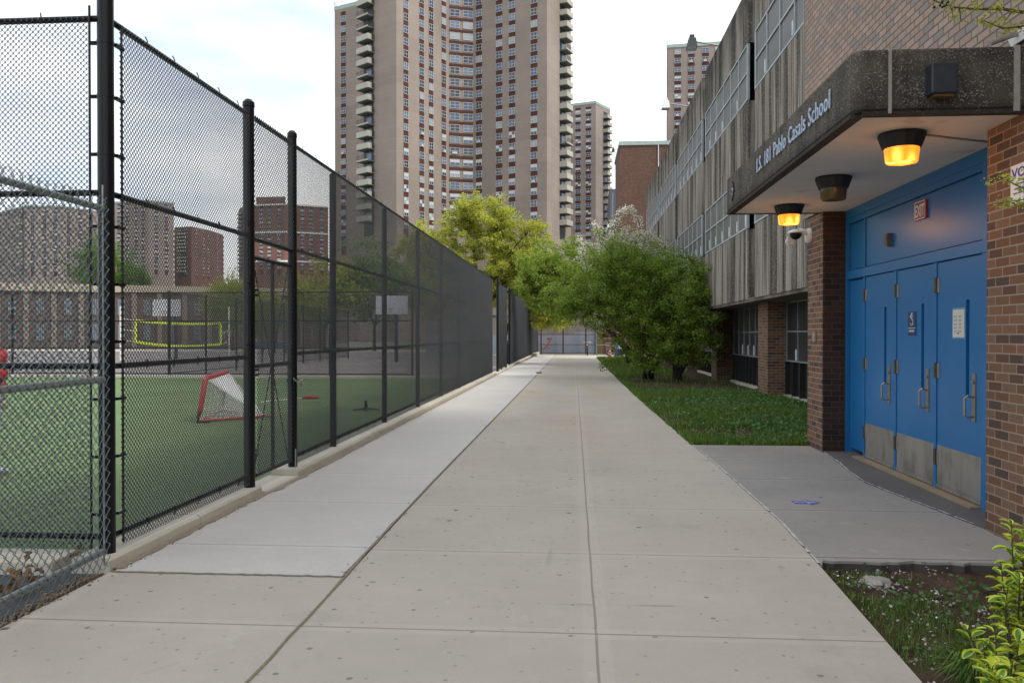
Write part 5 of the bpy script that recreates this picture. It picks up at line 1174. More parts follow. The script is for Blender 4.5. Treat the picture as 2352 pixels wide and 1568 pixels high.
V = [(PX,PY,0.98,0.13,0.10),(PX,PY,1.12,0.12,0.09),(PX,PY,1.30,0.15,0.10),(PX,PY,1.42,0.12,0.08),(PX,PY,1.50,0.05),(PX,PY,1.57,0.055),
     (PX+0.01,PY,1.66,0.085,0.075),(PX+0.01,PY,1.74,0.07,0.065),
     (PX+0.02,PY-0.17,1.41,0.05),(PX+0.32,PY-0.26,1.17,0.04),(PX+0.09,PY-0.19,1.02,0.028),(PX+0.03,PY-0.17,1.0,0.03),
     (PX+0.0,PY+0.18,1.40,0.05),(PX-0.06,PY+0.26,1.14,0.04),(PX-0.02,PY+0.27,0.90,0.028),(PX-0.01,PY+0.27,0.83,0.03),
     (PX+0.02,PY-0.10,0.90,0.09),(PX+0.02,PY-0.11,0.50,0.055),(PX,PY-0.11,0.12,0.038),(PX,PY-0.11,0.06,0.04),(PX+0.14,PY-0.12,0.035,0.03),
     (PX-0.01,PY+0.10,0.90,0.09),(PX-0.02,PY+0.12,0.50,0.055),(PX-0.06,PY+0.13,0.12,0.038),(PX-0.06,PY+0.13,0.06,0.04),(PX+0.08,PY+0.15,0.035,0.03)]
E = [(0,1),(1,2),(2,3),(3,4),(4,5),(5,6),(6,7),(3,8),(8,9),(9,10),(10,11),(3,12),(12,13),(13,14),(14,15),(0,16),(16,17),(17,18),(18,19),(19,20),(0,21),(21,22),(22,23),(23,24),(24,25)]
skin('body', V, E, skinm, pr_)
for (hx, hy, hz, dx, dz) in ((PX+0.03, PY-0.17, 1.0, -0.05, -0.02), (PX-0.01, PY+0.27, 0.83, 0.005, -0.07)):
    for k in range(5):
        ln = (0.045, 0.07, 0.078, 0.072, 0.055)[k]; o_ = (k-2)*0.018
        s_ = ln/0.078
        skin('finger', [(hx+dx*0.3, hy+o_*0.6, hz+dz*0.3, 0.010), (hx+dx*(0.3+0.5*s_), hy+o_, hz+dz*(0.3+0.5*s_), 0.009), (hx+dx*(0.3+s_)+0.004, hy+o_, hz+dz*(0.3+s_), 0.007)], [(0,1),(1,2)], skinm, pr_, 1)
skin('jacket', [(PX,PY,0.93,0.19,0.14),(PX,PY,1.10,0.17,0.13),(PX,PY,1.28,0.18,0.13),(PX,PY,1.42,0.13,0.10),(PX,PY,1.47,0.07),
     (PX+0.04,PY-0.19,1.41,0.09),(PX+0.36,PY-0.27,1.17,0.13),(PX+0.16,PY-0.22,1.05,0.075),(PX,PY+0.20,1.40,0.09),(PX-0.06,PY+0.27,1.14,0.075),(PX-0.02,PY+0.27,0.93,0.055)],
     [(0,1),(1,2),(2,3),(3,4),(3,5),(5,6),(6,7),(3,8),(8,9),(9,10)], jac, pr_)
skin('trousers', [(PX,PY,0.98,0.135,0.11),(PX+0.02,PY-0.10,0.86,0.105),(PX+0.02,PY-0.11,0.50,0.078),(PX,PY-0.11,0.13,0.062),(PX-0.01,PY+0.10,0.86,0.105),(PX-0.02,PY+0.12,0.50,0.078),(PX-0.06,PY+0.13,0.13,0.062)], [(0,1),(1,2),(2,3),(0,4),(4,5),(5,6)], tro, pr_)
for (sx, sy) in ((PX, PY-0.115), (PX-0.06, PY+0.135)):
    skin('shoe', [(sx-0.05,sy,0.05,0.045),(sx+0.03,sy,0.065,0.05,0.055),(sx+0.14,sy,0.04,0.042,0.035),(sx+0.21,sy,0.03,0.035,0.026)], [(0,1),(1,2),(2,3)], shoe, pr_, 2)
skin('hair', [(PX-0.03,PY,1.66,0.07,0.08),(PX-0.01,PY,1.76,0.078,0.08),(PX+0.05,PY,1.80,0.045)], [(0,1),(1,2)], hair, pr_)
m = MB()
for s_ in (-1, 1): m.lathe((PX+0.075, PY+0.032*s_, 1.69), [(0.001,0.012),(0.011,0.008),(0.013,0)], 8, axis='x')
m.build('eyes', M['black'], pr_); MB().tube([(PX+0.08,PY,1.69),(PX+0.108,PY,1.655),(PX+0.085,PY,1.65)], [0.008,0.014,0.01], 6).build('nose', skinm, pr_)
MB().box(PX+0.078, PX+0.088, PY-0.022, PY+0.022, 1.615, 1.622).build('mouth', jac, pr_)
for s_ in (-1, 1): MB().lathe((PX, PY+0.082*s_-0.01, 1.67), [(0.02,0),(0.026,0.012),(0.018,0.02)], 8, axis='y').build('ear', skinm, pr_)

# ================================================================== TREES
def leaf_cloud(name, centers, spread, n, size, mat, parent=None, rs=None, aspect=1.6, droop=0.0, zmin=None, flat=0.5):
    rs = rs or rng; c = centers[rs.integers(0, len(centers), n)] + rs.standard_normal((n, 3)) * np.array(spread)
    if zmin is not None: c[:, 2] = np.maximum(c[:, 2], zmin)
    s_ = size * (0.6 + 0.8*rs.random((n, 1)))
    d = rs.standard_normal((n, 3)); d[:, 2] = d[:, 2]*flat - droop; d /= np.linalg.norm(d, axis=1, keepdims=True)
    e = np.cross(d, rs.standard_normal((n, 3))); e /= np.linalg.norm(e, axis=1, keepdims=True)
    a = c - d*s_*0.5; b = c + e*s_*0.5/aspect; cc = c + d*s_*0.5; dd = c - e*s_*0.5/aspect
    v = np.stack([a, b, cc, dd], 1).reshape(-1, 3); f = np.arange(n*4).reshape(-1, 4)
    off = np.array(ORG.get(parent.name, (0, 0, 0))) if parent else 0
    return link_mesh(name, fast_mesh(name, v - off, f, [mat]), parent, ORG.get(parent.name, (0, 0, 0)) if parent else (0, 0, 0))
def tree(name, label, base, ells, group=None, trunk_r=0.14, trunk_h=1.5, nl=10, nt=160, nleaf=30000, lsize=0.10, leaf='leaf_green', seed=1, stems=1, spread=0.22, shell=0.45, cat='tree', droop=0.2, flow=None, zmin=0.3, lean=(0, 0), bare=None, cname='crown', twig_r=0.012, ragged=0.30):
    rs = np.random.default_rng(seed); t = thing(name, label, cat, base, group); B = Vector(base)
    wts = np.array([e[1][0]*e[1][1]*e[1][2] for e in ells]); wts /= wts.sum()
    def sample(n, inner=shell):
        out = []
        while len(out) < n:
            c, r = ells[rs.choice(len(ells), p=wts)]; d = rs.standard_normal(3); d /= np.linalg.norm(d); rr = (inner + (1-inner)*rs.random()**0.7)*(1+ragged*rs.random()**5)
            p_ = np.array(c) + d*np.array(r)*rr
            if p_[2] > zmin: out.append(p_)
        return np.array(out)
    tm = MB(); starts = []
    for k in range(stems):
        o_ = Vector((rs.uniform(-.15, .15)*(stems > 1), rs.uniform(-.15, .15)*(stems > 1), 0)); top = B + o_*3 + Vector((lean[0], lean[1], trunk_h))
        pts = [B+o_+Vector((0,0,-0.1)), B+o_+Vector((lean[0]*.15, lean[1]*.15, trunk_h*0.35)), B+o_*2+Vector((lean[0]*.6, lean[1]*.6, trunk_h*0.7)), top]
        r0 = trunk_r/(stems**0.5); tm.tube(pts, [r0*1.35, r0, r0*0.85, r0*0.75], 9); starts.append((top, r0*0.75))
    tm.build('trunk', M['bark'], t, smooth=True)
    bm_ = MB(); lp = []; L_ = sample(nl, 0.35)
    for e in L_:
        e = Vector(e); s0, r0 = starts[rs.integers(0, len(starts))]
        mid = s0.lerp(e, 0.45) + Vector((rs.normal()*0.12, rs.normal()*0.12, 0.12*(e-s0).length*(1 if e.z > s0.z else 0.6)))
        pts = [s0, s0.lerp(mid, 0.5) + Vector(rs.normal(0, .06, 3)), mid, mid.lerp(e, 0.5)+Vector(rs.normal(0, .1, 3)), e]; r = r0*0.6
        bm_.tube(pts, [r, r*0.75, r*0.5, r*0.3, r*0.12], 6)
        for i in range(4):
            for f_ in (0.0, 0.33, 0.66): lp.append((pts[i].lerp(pts[i+1], f_), i))
    lpa = np.array([tuple(p_[0]) for p_ in lp]); T_ = sample(nt); cen = []
    for e in T_:
        dd = np.linalg.norm(lpa - e, axis=1); s0 = Vector(lpa[np.argmin(dd + rs.random(len(dd))*0.3)]); e = Vector(e)
        mid = s0.lerp(e, 0.5) + Vector(rs.normal(0, 0.08*(e-s0).length, 3)) + Vector((0, 0, 0.08*(e-s0).length))
        ln = (e-s0).length; r = min(0.03, twig_r*(0.6+ln*0.5)); bm_.tube([s0, mid, e], [r, r*0.6, r*0.25], 4, cap=False)
        for f_ in (0.25, 0.45, 0.6, 0.75, 0.9, 1.0): cen.append(tuple(mid.lerp(e, f_)))
        if ln > 0.8: cen.append(tuple(s0.lerp(mid, 0.6)))
    if bare:
        for (b0_, b1_) in bare:
            b0_, b1_ = Vector(b0_), Vector(b1_); mid = b0_.lerp(b1_, 0.5)+Vector(rs.normal(0, .15, 3)); bm_.tube([b0_, mid, b1_], [0.03, 0.02, 0.006], 5)
    bm_.build('branches', M['bark'], t)
    # cluster brightness gaps: drop some cluster centres to leave holes
    cen = np.array(cen); keep = rs.random(len(cen)) > 0.12; cen = cen[keep]
    if nleaf: leaf_cloud(cname, cen, (spread, spread, spread*0.7), nleaf, lsize, M[leaf], t, rs, droop=droop, zmin=0.05)
    return t, cen
# yellow tree beyond the fence
def XY(px, dep): return at(px, dep)
def ell(px, dep, z, rx, ry, rz): x, y = at(px, dep); return ((x, y, z), (rx, ry, rz))
b0 = at(1108, 56)
tree('yellow_tree', 'big tree with bright yellow-green new leaves behind the far end of the fence', (b0[0], b0[1], 0),
     [ell(1095, 56, 8.9, 2.6, 2.4, 2.6), ell(1000, 57, 7.4, 2.4, 2.4, 2.1), ell(1190, 56, 7.7, 2.6, 2.5, 2.0), ell(1110, 56, 6.2, 3.6, 2.4, 1.9), ell(1230, 56, 5.4, 2.2, 2.0, 1.6), ell(1050, 56, 4.0, 3.4, 2.2, 1.8), ell(1140, 56, 10.2, 1.2, 1.2, 0.9), ell(1070, 56, 10.4, 1.3, 1.2, 0.9), ell(958, 57, 7.2, 1.7, 1.8, 1.6), ell(1180, 57, 5.9, 2.4, 2.0, 1.7), ell(1170, 57, 4.2, 1.8, 1.6, 1.6), ell(1210, 57, 6.6, 2.0, 1.8, 1.6)],
     trunk_r=0.26, trunk_h=4.0, nl=40, nt=760, nleaf=88000, lsize=0.135, leaf='leaf_yellow', seed=5, spread=0.16, shell=0.3, twig_r=0.018)
b0 = at(1255, 60)
tree('yellow_tree', 'lower yellow-leaved tree hanging over the end of the path by the wall', (-5.2, 60.5, 0),
     [ell(1262, 59, 2.95, 1.7, 1.4, 1.15), ell(1225, 60, 4.2, 1.9, 1.7, 1.3), ell(1290, 59, 3.2, 0.9, 1.0, 0.8)],
     trunk_r=0.12, trunk_h=2.4, nl=10, nt=220, nleaf=26000, lsize=0.12, leaf='leaf_yellow', seed=9, spread=0.2, shell=0.2, lean=(0.4, 0))
# light green tree over the path
tree('green_tree', 'light green tree leaning out over the path behind the dark green one', (3.05, 44.5, 0),
     [ell(1290, 43.5, 5.4, 2.3, 2.0, 1.45), ell(1235, 43.5, 4.4, 1.3, 1.5, 1.35), ell(1340, 43.5, 4.6, 2.2, 2.0, 1.4), ell(1250, 43.5, 3.1, 0.8, 1.0, 0.9), ell(1400, 44, 4.9, 1.6, 1.5, 1.5), ell(1265, 43.5, 3.9, 1.5, 1.5, 1.5), ell(1330, 43, 3.3, 1.5, 1.4, 1.1), ell(1225, 43.5, 5.0, 0.9, 1.2, 0.9)],
     trunk_r=0.15, trunk_h=2.3, nl=16, nt=420, nleaf=62000, lsize=0.095, leaf='leaf_light', seed=12, lean=(-1.65, -0.3), spread=0.11, ragged=0.45, shell=0.3)
# blossoming crab apple
tb_, cen = tree('blossom_tree', 'crab apple with pinkish white blossom rising behind the dark green tree', (3.05, 38.0, 0),
     [ell(1445, 37.5, 5.6, 1.7, 1.3, 0.75), ell(1415, 37.5, 6.3, 0.6, 0.8, 0.6), ell(1490, 37.5, 5.5, 1.0, 1.0, 0.55), ell(1365, 37.5, 5.3, 1.1, 0.9, 0.6)],
     trunk_r=0.13, trunk_h=2.4, nl=14, nt=120, nleaf=2500, lsize=0.085, leaf='leaf_green', seed=21, spread=0.2, shell=0.35, lean=(-0.2, 0),
     bare=[((2.0, 37.5, 4.6), (at(1345, 37.5)[0], 37.6, 6.9)), ((2.2, 37.5, 4.4), (at(1385, 37.5)[0], 37.6, 7.3)), ((1.4, 37.5, 4.6), (at(1310, 37.5)[0], 37.6, 5.9))])
arch = []
am = MB()
for path_ in ([(1405,620),(1408,560),(1414,510),(1428,484),(1448,480),(1466,505),(1474,545),(1478,580)], [(1395,600),(1380,560),(1372,530),(1366,512)], [(1440,600),(1448,560),(1462,540),(1490,538),(1512,556)], [(1420,590),(1430,545),(1440,520)], [(1350,620),(1338,580),(1345,560),(1330,545)]):
    pp = [Vector((*at(a_, 37.2), CAM_H+(768-b2_)/FPX*37.2)) for a_, b2_ in path_]; am.tube(pp, list(np.linspace(0.028, 0.008, len(pp))), 5)
    for i in range(1, len(pp)):
        for f_ in np.linspace(0, 1, 7): arch.append(tuple(pp[i-1].lerp(pp[i], f_)))
am.build('arching_branch', M['bark'], tb_)
leaf_cloud('blossom', np.array(arch), (0.11, 0.11, 0.09), 2300, 0.075, M['blossom'], tb_, np.random.default_rng(8), aspect=1.1, flat=1.0)
leaf_cloud('blossom', cen[::3], (0.07, 0.07, 0.07), 3800, 0.070, M['blossom'], tb_, np.random.default_rng(3), aspect=1.1, flat=1.0)
c2 = np.array([(*at(1385+14*math.sin(k*2.1), 35.5), 2.0+0.22*k) for k in range(8)] + [(*at(1352+6*math.sin(k*3), 35.5), 2.2+0.2*k) for k in range(5)])
leaf_cloud('blossom', c2, (0.16, 0.16, 0.12), 1500, 0.055, M['blossom'], tb_, np.random.default_rng(4), aspect=1.1, flat=1.0)
# the two dark green multi stemmed trees on the lawn
tree('green_tree', 'dense dark green multi-stemmed tree on the lawn, nearest to the path', (2.72, 30.6, 0),
     [ell(1420, 30, 3.7, 1.7, 1.6, 1.25), ell(1350, 29.5, 2.9, 1.35, 1.3, 1.0), ell(1470, 29.5, 3.0, 1.8, 1.7, 1.6), ell(1310, 30, 2.5, 0.75, 0.9, 0.6), ell(1455, 29.5, 1.25, 1.05, 0.9, 0.9), ell(1400, 30, 4.35, 1.1, 1.1, 0.7), ell(1490, 29.0, 1.9, 1.2, 1.1, 1.2), ell(1380, 29.5, 2.2, 1.0, 1.0, 0.6), ell(1290, 30, 3.1, 0.8, 0.9, 0.5)],
     group='dark green trees on the lawn', trunk_r=0.15, trunk_h=0.7, nl=30, nt=430, nleaf=66000, lsize=0.066, leaf='leaf_green', seed=31, stems=4, spread=0.11, shell=0.2, ragged=0.55, droop=0.3, zmin=0.15)
tree('green_tree', 'dense dark green multi-stemmed tree on the lawn, closest to the school windows', (3.6, 29.6, 0),
     [ell(1560, 28.5, 3.0, 1.45, 1.5, 1.3), ell(1600, 27.5, 2.5, 1.1, 1.3, 0.9), ell(1510, 29, 3.7, 1.3, 1.3, 1.0), ell(1550, 28.5, 1.5, 1.4, 1.2, 1.0), ell(1625, 27.5, 3.0, 0.6, 0.8, 0.35), ell(1615, 27.5, 1.7, 0.6, 0.8, 0.7), ell(1530, 28.5, 0.9, 1.1, 1.0, 0.7), ell(1590, 28, 1.1, 0.9, 0.9, 0.7), ell(1645, 27, 2.1, 0.45, 0.7, 0.25)],
     group='dark green trees on the lawn', trunk_r=0.17, trunk_h=0.6, nl=28, nt=380, nleaf=54000, lsize=0.066, leaf='leaf_green', seed=33, stems=4, spread=0.11, shell=0.2, ragged=0.55, droop=0.3, zmin=0.15)
# trees far left, beyond the courts
for i, (px, dep, z, rx, rz_, lf, lab) in enumerate([
    (232, 118, 11.2, 5.2, 5.0, 'leaf_far', 'round green tree behind the low building, just right of the corner post'),
    (292, 122, 9.2, 3.4, 3.2, 'leaf_far', 'smaller green tree behind the low building, beside the tan tower'),
    (535, 80, 4.6, 2.6, 2.9, 'leaf_lime', 'lime green street tree left of the gate beyond the courts'),
    (603, 82, 3.6, 2.0, 2.6, 'leaf_lime', 'lime green street tree seen through the gate'),
    (745, 78, 5.6, 4.0, 3.6, 'leaf_lime', 'wide lime green street tree behind the first panel past the gate'),
    (860, 80, 6.6, 4.6, 4.2, 'leaf_far', 'green street tree behind the white backboard in the long fence run'),
    (985, 84, 6.8, 4.2, 4.2, 'leaf_lime', 'lime green tree behind the middle of the long fence run')]):
    x, y = at(px, dep)
    tree('street_tree', lab, (x, y, 0), [((x, y, z), (rx, rx, rz_)), ((x-rx*.4, y, z-rz_*.3), (rx*.6, rx*.6, rz_*.6)), ((x+rx*.5, y, z+rz_*.1), (rx*.6, rx*.6, rz_*.55))], group='street trees beyond the courts',
         trunk_r=0.16, trunk_h=max(1.6, z-rz_), nl=8, nt=110, nleaf=9000, lsize=0.26, leaf=lf, seed=50+i, spread=0.45, shell=0.35, twig_r=0.02)

# small tree just outside the frame on the right, twigs reaching in
tw = thing('young_tree', 'young tree at the right edge with budding twigs before the brick wall', 'tree', (3.0, 4.55, -0.05))
rs = np.random.default_rng(77)
MB().tube([(3.0,4.55,-0.1),(2.98,4.6,1.0),(3.02,4.62,2.2),(2.95,4.7,3.3),(2.98,4.7,4.2)], [0.055,0.05,0.042,0.03,0.012], 9).build('trunk', M['bark'], tw, smooth=True)
m = MB(); tips = []
def pxz(px, py, dep): x, y = at(px, dep); return Vector((x, y, CAM_H + (768-py)/FPX*dep))
def twig(start, pts, r):
    P_ = [start] + [pxz(*p_) for p_ in pts]; m.tube(P_, list(np.linspace(r, r*0.3, len(P_))), 5)
    for i in range(1, len(P_)):
        for f_ in (0.3, 0.6, 1.0): tips.append(P_[i-1].lerp(P_[i], f_))
    for i in range(1, len(P_)):
        for k in range(2):
            a = P_[i-1].lerp(P_[i], rs.random()); b_ = a + Vector(rs.normal(0, 0.035, 3)); m.tube([a, b_], [r*0.4, r*0.15], 4); tips.append(b_)
twig(Vector((2.95,4.66,3.0)), [(2420,40,4.3), (2340,30,4.3), (2290,22,4.3), (2240,24,4.3), (2190,20,4.3), (2145,6,4.3)], 0.011)
twig(Vector((2.95,4.66,2.9)), [(2420,70,4.3), (2350,62,4.3), (2300,68,4.3), (2255,50,4.3)], 0.008)
twig(Vector((2.95,4.66,3.0)), [(2400,10,4.3), (2345,-4,4.3), (2280,-20,4.3), (2250,-40,4.3)], 0.009)
twig(Vector((3.0,4.6,2.2)), [(2440,450,4.2), (2390,440,4.2), (2350,435,4.2), (2318,418,4.2), (2296,408,4.2)], 0.006)
twig(Vector((3.0,4.6,2.2)), [(2420,465,4.2), (2360,458,4.2), (2320,462,4.2), (2290,470,4.2)], 0.005)
twig(Vector((3.0,4.6,2.2)), [(2410,420,4.2), (2370,408,4.2), (2345,412,4.2)], 0.005)
m.build('twigs', M['bark_light'], tw)
leaf_cloud('leaves', np.array([tuple(v) for v in tips]), (0.016, 0.016, 0.014), 1500, 0.020, M['leaf_yellow'], tw, rs, aspect=1.8)
m = MB()
for k in range(9): c_ = pxz(2142+rs.random()*40, 2+rs.random()*18, 4.3); m.lathe(tuple(c_), [(0.002,-0.007),(0.007,-0.003),(0.007,0.003),(0.002,0.007)], 7)
m.build('berries', M['black'], tw)

# ================================================================== LAWN, WEEDS, SHRUB
def red(y): return np.interp(y, [a for a, b in RE], [b for a, b in RE])
def blades(name, xy, z, hgt, wid, mat, rs, lean=0.5):
    n = len(xy); a = rs.random(n)*6.283; h = hgt*(0.5+rs.random(n)); d = np.stack([np.cos(a), np.sin(a)], 1); lw = wid*(0.6+0.8*rs.random(n))
    side = np.stack([-np.sin(a), np.cos(a)], 1)*lw[:, None]/2; ln = d*(h*lean*rs.random(n))[:, None]
    zc = np.full(n, z) if np.isscalar(z) else z
    p0 = np.column_stack([xy-side, zc]); p1 = np.column_stack([xy+side, zc]); p2 = np.column_stack([xy+ln*0.45+side*0.8, zc+h*0.6]); p3 = np.column_stack([xy+ln*0.45-side*0.8, zc+h*0.6]); p4 = np.column_stack([xy+ln*1.2+side*0.1, zc+h]); p5 = np.column_stack([xy+ln*1.2-side*0.1, zc+h])
    v = np.stack([p0, p1, p2, p3, p4, p5], 1).reshape(-1, 3); i = np.arange(n)[:, None]*6
    f = np.concatenate([i+np.array([0,1,2,3]), i+np.array([3,2,4,5])], 0)
    return link_mesh(name, fast_mesh(name, v, f, [mat]))
def pnoise(x, y, s, seed):
    r = np.random.default_rng(seed); ph = r.random((7, 2))*6.28; k = r.normal(0, 1, (7, 2))*s
    return sum(np.sin(x*k[i, 0]+y*k[i, 1]+ph[i, 0]) for i in range(7))/7
rs = np.random.default_rng(101)
def scatter(n, y0, y1, xmax, power=1.0, edge=-0.01, mask=None):
    y = y0 + (y1-y0)*rs.random(n)**power; lo = red(y)+edge; x = lo + (xmax-lo)*rs.random(n)
    if mask is not None: k = mask(x, y) > rs.random(n); x, y = x[k], y[k]
    return np.column_stack([x, y])
def lawn_mask(x, y):
    bare = pnoise(x, y, 2.0, 5)+0.5*pnoise(x, y, 6.0, 15); k = np.clip((0.30-bare)*3, 0.06, 1)
    k *= 1-np.exp(-(((x-2.5)/0.55)**2+((y-13.2)/0.55)**2))*0.95      # worn patches
    k *= 1-np.exp(-(((x-2.0)/0.28)**2+((y-18.6)/0.9)**2))*0.9
    k *= np.where((y > 24) & (y < 31.5), np.where(x < red(y)+0.35, 0.45, 0.05), 1.0); k *= np.where((y > 36) & (y < 44) & (x < 2.5), 0.3, 1.0)
    return np.clip(k, 0.01, 1)
xy = scatter(135000, 12.13, 30, 5.35, 1.25, -0.025, lawn_mask); k_ = ~((xy[:, 0] > 3.36) & (xy[:, 1] < 12.32))
tag(blades('grass', xy[k_], -0.03, 0.085, 0.010, M['grass'], rs), 'uneven green lawn between the path and the school', 'grass', kind='stuff')
xy = scatter(26000, 30, 57.9, 4.3, 1.0, 0.0, lawn_mask)
tag(blades('grass', xy, -0.03, 0.12, 0.02, M['grass'], rs), 'strip of far lawn running to the cone behind the dark trees', 'grass', kind='stuff')
def weeds(name, xy, z, size, mat, n, spread, lab, cat='weeds'):
    c = np.column_stack([xy, np.full(len(xy), z)])
    o = leaf_cloud(name, c, (spread, spread, 0.018), n, size, mat, None, rs, aspect=1.2, flat=0.25); return tag(o, lab, cat, kind='stuff')
wxy = scatter(620, 12.3, 24, 5.2, 1.3, 0.3, lambda x, y: np.clip(0.2+(x-2.2)*0.35, 0, 1))
weeds('weeds', wxy, 0.035, 0.062, M['weed'], 11000, 0.10, 'broad-leaved clover and weeds in the lawn grass')
pxy = scatter(260, 12.2, 24, 5.0, 1.2, 0.05); weeds('fallen_petals', pxy, 0.012, 0.022, M['petal'], 1300, 0.12, 'pale petals scattered over the lawn', 'petals')
# near soil patch
def near_mask(x, y):
    e = np.exp(-((x-red(y)-0.25)/0.30)**2) * np.where(y < 5.35, 1, 0.3); p_ = np.clip(pnoise(x, y, 5.0, 8)*2.4+0.10, 0, 1)
    return np.clip(e*0.9*(pnoise(x, y, 7.0, 9) > -0.28) + p_*0.33, 0, 1)*(np.hypot(x-2.0, y-5.5) > 0.24)
xy = scatter(36000, 2.6, 5.85, 3.6, 1.0, 0.015, near_mask)
tag(blades('grass', xy, -0.052, 0.038, 0.0036, M['grass'], rs, 0.9), 'thin patchy grass on the bare soil beside the near path edge', 'grass', kind='stuff')
wxy = scatter(170, 2.7, 5.8, 3.5, 1.0, 0.1); weeds('weeds', wxy, -0.028, 0.036, M['weed'], 1300, 0.06, 'small round-leaved weeds on the near bare soil')
pxy = scatter(150, 2.6, 5.9, 3.3, 1.0, 0.03, lambda x, y: np.clip(1.1-(x-red(y))*0.75, 0.12, 1)); weeds('fallen_petals', pxy, -0.032, 0.017, M['petal'], 820, 0.05, 'pinkish white petals lying thick along the near path edge', 'petals')
m = MB()
for k in range(46):
    y = 2.8+3.0*rs.random(); x = float(red(y))+0.06+1.5*rs.random(); an = rs.random()*3.1; l_ = 0.05+0.16*rs.random()**2
    pts = [(x+l_*(s_-0.5)*math.cos(an)+0.008*rs.normal(), y+l_*(s_-0.5)*math.sin(an)+0.008*rs.normal(), -0.036+0.006*rs.random()) for s_ in np.linspace(0, 1, 5)]
    m.tube(pts, [0.0035,0.004,0.003,0.0025,0.001], 5)
tag(m.build('fallen_twigs', M['bark_light']), 'thin dry twigs strewn on the near bare soil', 'twigs', kind='stuff')
# rock
def rock(name, c, r, lab, mat, sd):
    r_ = np.random.default_rng(sd); m = MB(); vs = []; nu, nv = 16, 9
    for j in range(nv):
        th = math.pi*j/(nv-1)
        for i in range(nu):
            ph = 2*math.pi*i/nu; k = 1+0.13*math.sin(3*ph+1)+0.10*math.sin(5*ph+th*4)+0.05*r_.normal()*(0 < j < nv-1)
            vs.append((c[0]+r[0]*k*math.sin(th)*math.cos(ph), c[1]+r[1]*k*math.sin(th)*math.sin(ph), c[2]+r[2]*math.cos(th)))
    m.add(vs, [(j*nu+i, (j+1)*nu+i, (j+1)*nu+(i+1) % nu, j*nu+(i+1) % nu) for j in range(nv-1) for i in range(nu)])
    return tag(m.build(name, mat), lab, 'rock')
rock('rock', (2.0, 5.62, -0.045), (0.10, 0.10, 0.045), 'flat pale rock in the soil just below the worn entrance slab edge', simple('pale_rock', (0.34, 0.31, 0.27), 0.9, sc=20, var=0.35), 2)
tag(MB().tube([(1.80, 5.76, -0.06), (1.80, 5.76, 0.0)], 0.012, 8).build('metal_stub', M['brownpost']), 'small rusty metal stub sticking out of the soil beside the pale rock', 'stub')
# grass tuft
cx_, cy_ = 1.90, 4.02; n = 520; a = rs.random(n)*6.283; rr = 0.10*rs.random(n)**0.6
m = MB(); 
for i in range(n):
    d = Vector((math.cos(a[i]), math.sin(a[i]), 0)); b0_ = Vector((cx_, cy_, -0.05))+d*rr[i]; h = 0.09+0.15*rs.random(); o_ = 0.05+0.14*rs.random(); s_ = Vector((-d.y, d.x, 0))*0.0035
    p1_ = b0_+d*o_*0.35+Vector((0,0,h*0.75)); p2_ = b0_+d*o_+Vector((0,0,h*0.85*rs.random()+0.02))
    m.add([b0_-s_, b0_+s_, p1_+s_, p1_-s_, p2_], [(0,1,2,3),(3,2,4)])
tag(m.build('grass_tuft', M['grass']), 'long-bladed green grass tuft at the foot of the yellow-edged shrub', 'grass tuft')
# variegated shrub: yellow leaves with green hearts
gy = simple('leaf_edge_yellow', (0.50, 0.56, 0.035), 0.4, var=0.2, sc=8); gg = simple('leaf_heart_green', (0.07, 0.20, 0.025), 0.35, var=0.3, sc=12)
for q_ in (gy,): pass
def euonymus(name, label, base, stems, seed):
    r_ = np.random.default_rng(seed); t = thing(name, label, 'shrub', base, 'yellow and green shrubs at the near right corner'); st = MB(); lf = MB()
    for (tip, r0) in stems:
        b0_ = Vector(base)+Vector(r_.normal(0, 0.03, 3))*Vector((1,1,0)); tip = Vector(tip); mid = b0_.lerp(tip, 0.5)+Vector(r_.normal(0, 0.03, 3)); ax = []
        for s_ in np.linspace(0, 1, 14): ax.append(b0_*(1-s_)**2+mid*2*s_*(1-s_)+tip*s_**2)
        st.tube(ax, list(np.linspace(r0, 0.002, 14)), 6); ln = (tip-b0_).length; nn = int(ln/0.020)
        for k in range(nn):
            f_ = 0.25+0.75*k/nn; 
            if f_ < 0.5 and r_.random() < 0.45: continue
            i = min(12, int(f_*13)); c = ax[i].lerp(ax[i+1], f_*13-i); an = k*2.4+r_.normal()*0.4; L_ = (0.064 if f_ < 0.93 else 0.045)*(0.75+0.6*r_.random()); W = L_*0.60
            up = 0.35+0.8*max(0, f_-0.7)+0.3*r_.normal(); d = Vector((math.cos(an), math.sin(an), up)).normalized(); sd_ = d.cross(Vector((0,0,1))).normalized(); nm = sd_.cross(d)
            prof = [(0.0,0.05),(0.2,0.55),(0.45,1.0),(0.7,0.85),(0.9,0.45),(1.0,0.0)]; green = r_.random() > 0.12+0.5*max(0, f_-0.85); vs = []
            c = c + d*0.008
            for (u_, w_) in prof:
                cc = c+d*L_*u_-nm*L_*0.22*u_*u_; hw = W*0.5*w_; 
                vs += [cc-sd_*hw+nm*hw*0.35, cc-sd_*hw*0.52+nm*hw*0.1, cc, cc+sd_*hw*0.52+nm*hw*0.1, cc+sd_*hw+nm*hw*0.35]
            for a_ in range(5):
                for b2 in range(4):
                    mi = 1 if (green and b2 in (1, 2) and a_ in (0, 1, 2, 3)) else 0
                    lf.add([], [], 0) if False else None
                    lf.f.append(tuple(lf.n + q5 for q5 in (a_*5+b2, a_*5+b2+1, (a_+1)*5+b2+1, (a_+1)*5+b2))); lf.mi.append(mi)
            lf.v.append(np.array([tuple(v) for v in vs])); lf.n += 30
    st.build('stem', M['bark_light'], t); lf.build('leaves', [gy, gg], t, smooth=True); return t
def pz(px, py, dep): return tuple(pxz(px, py, dep))
bx, by = at(2345, 3.95)
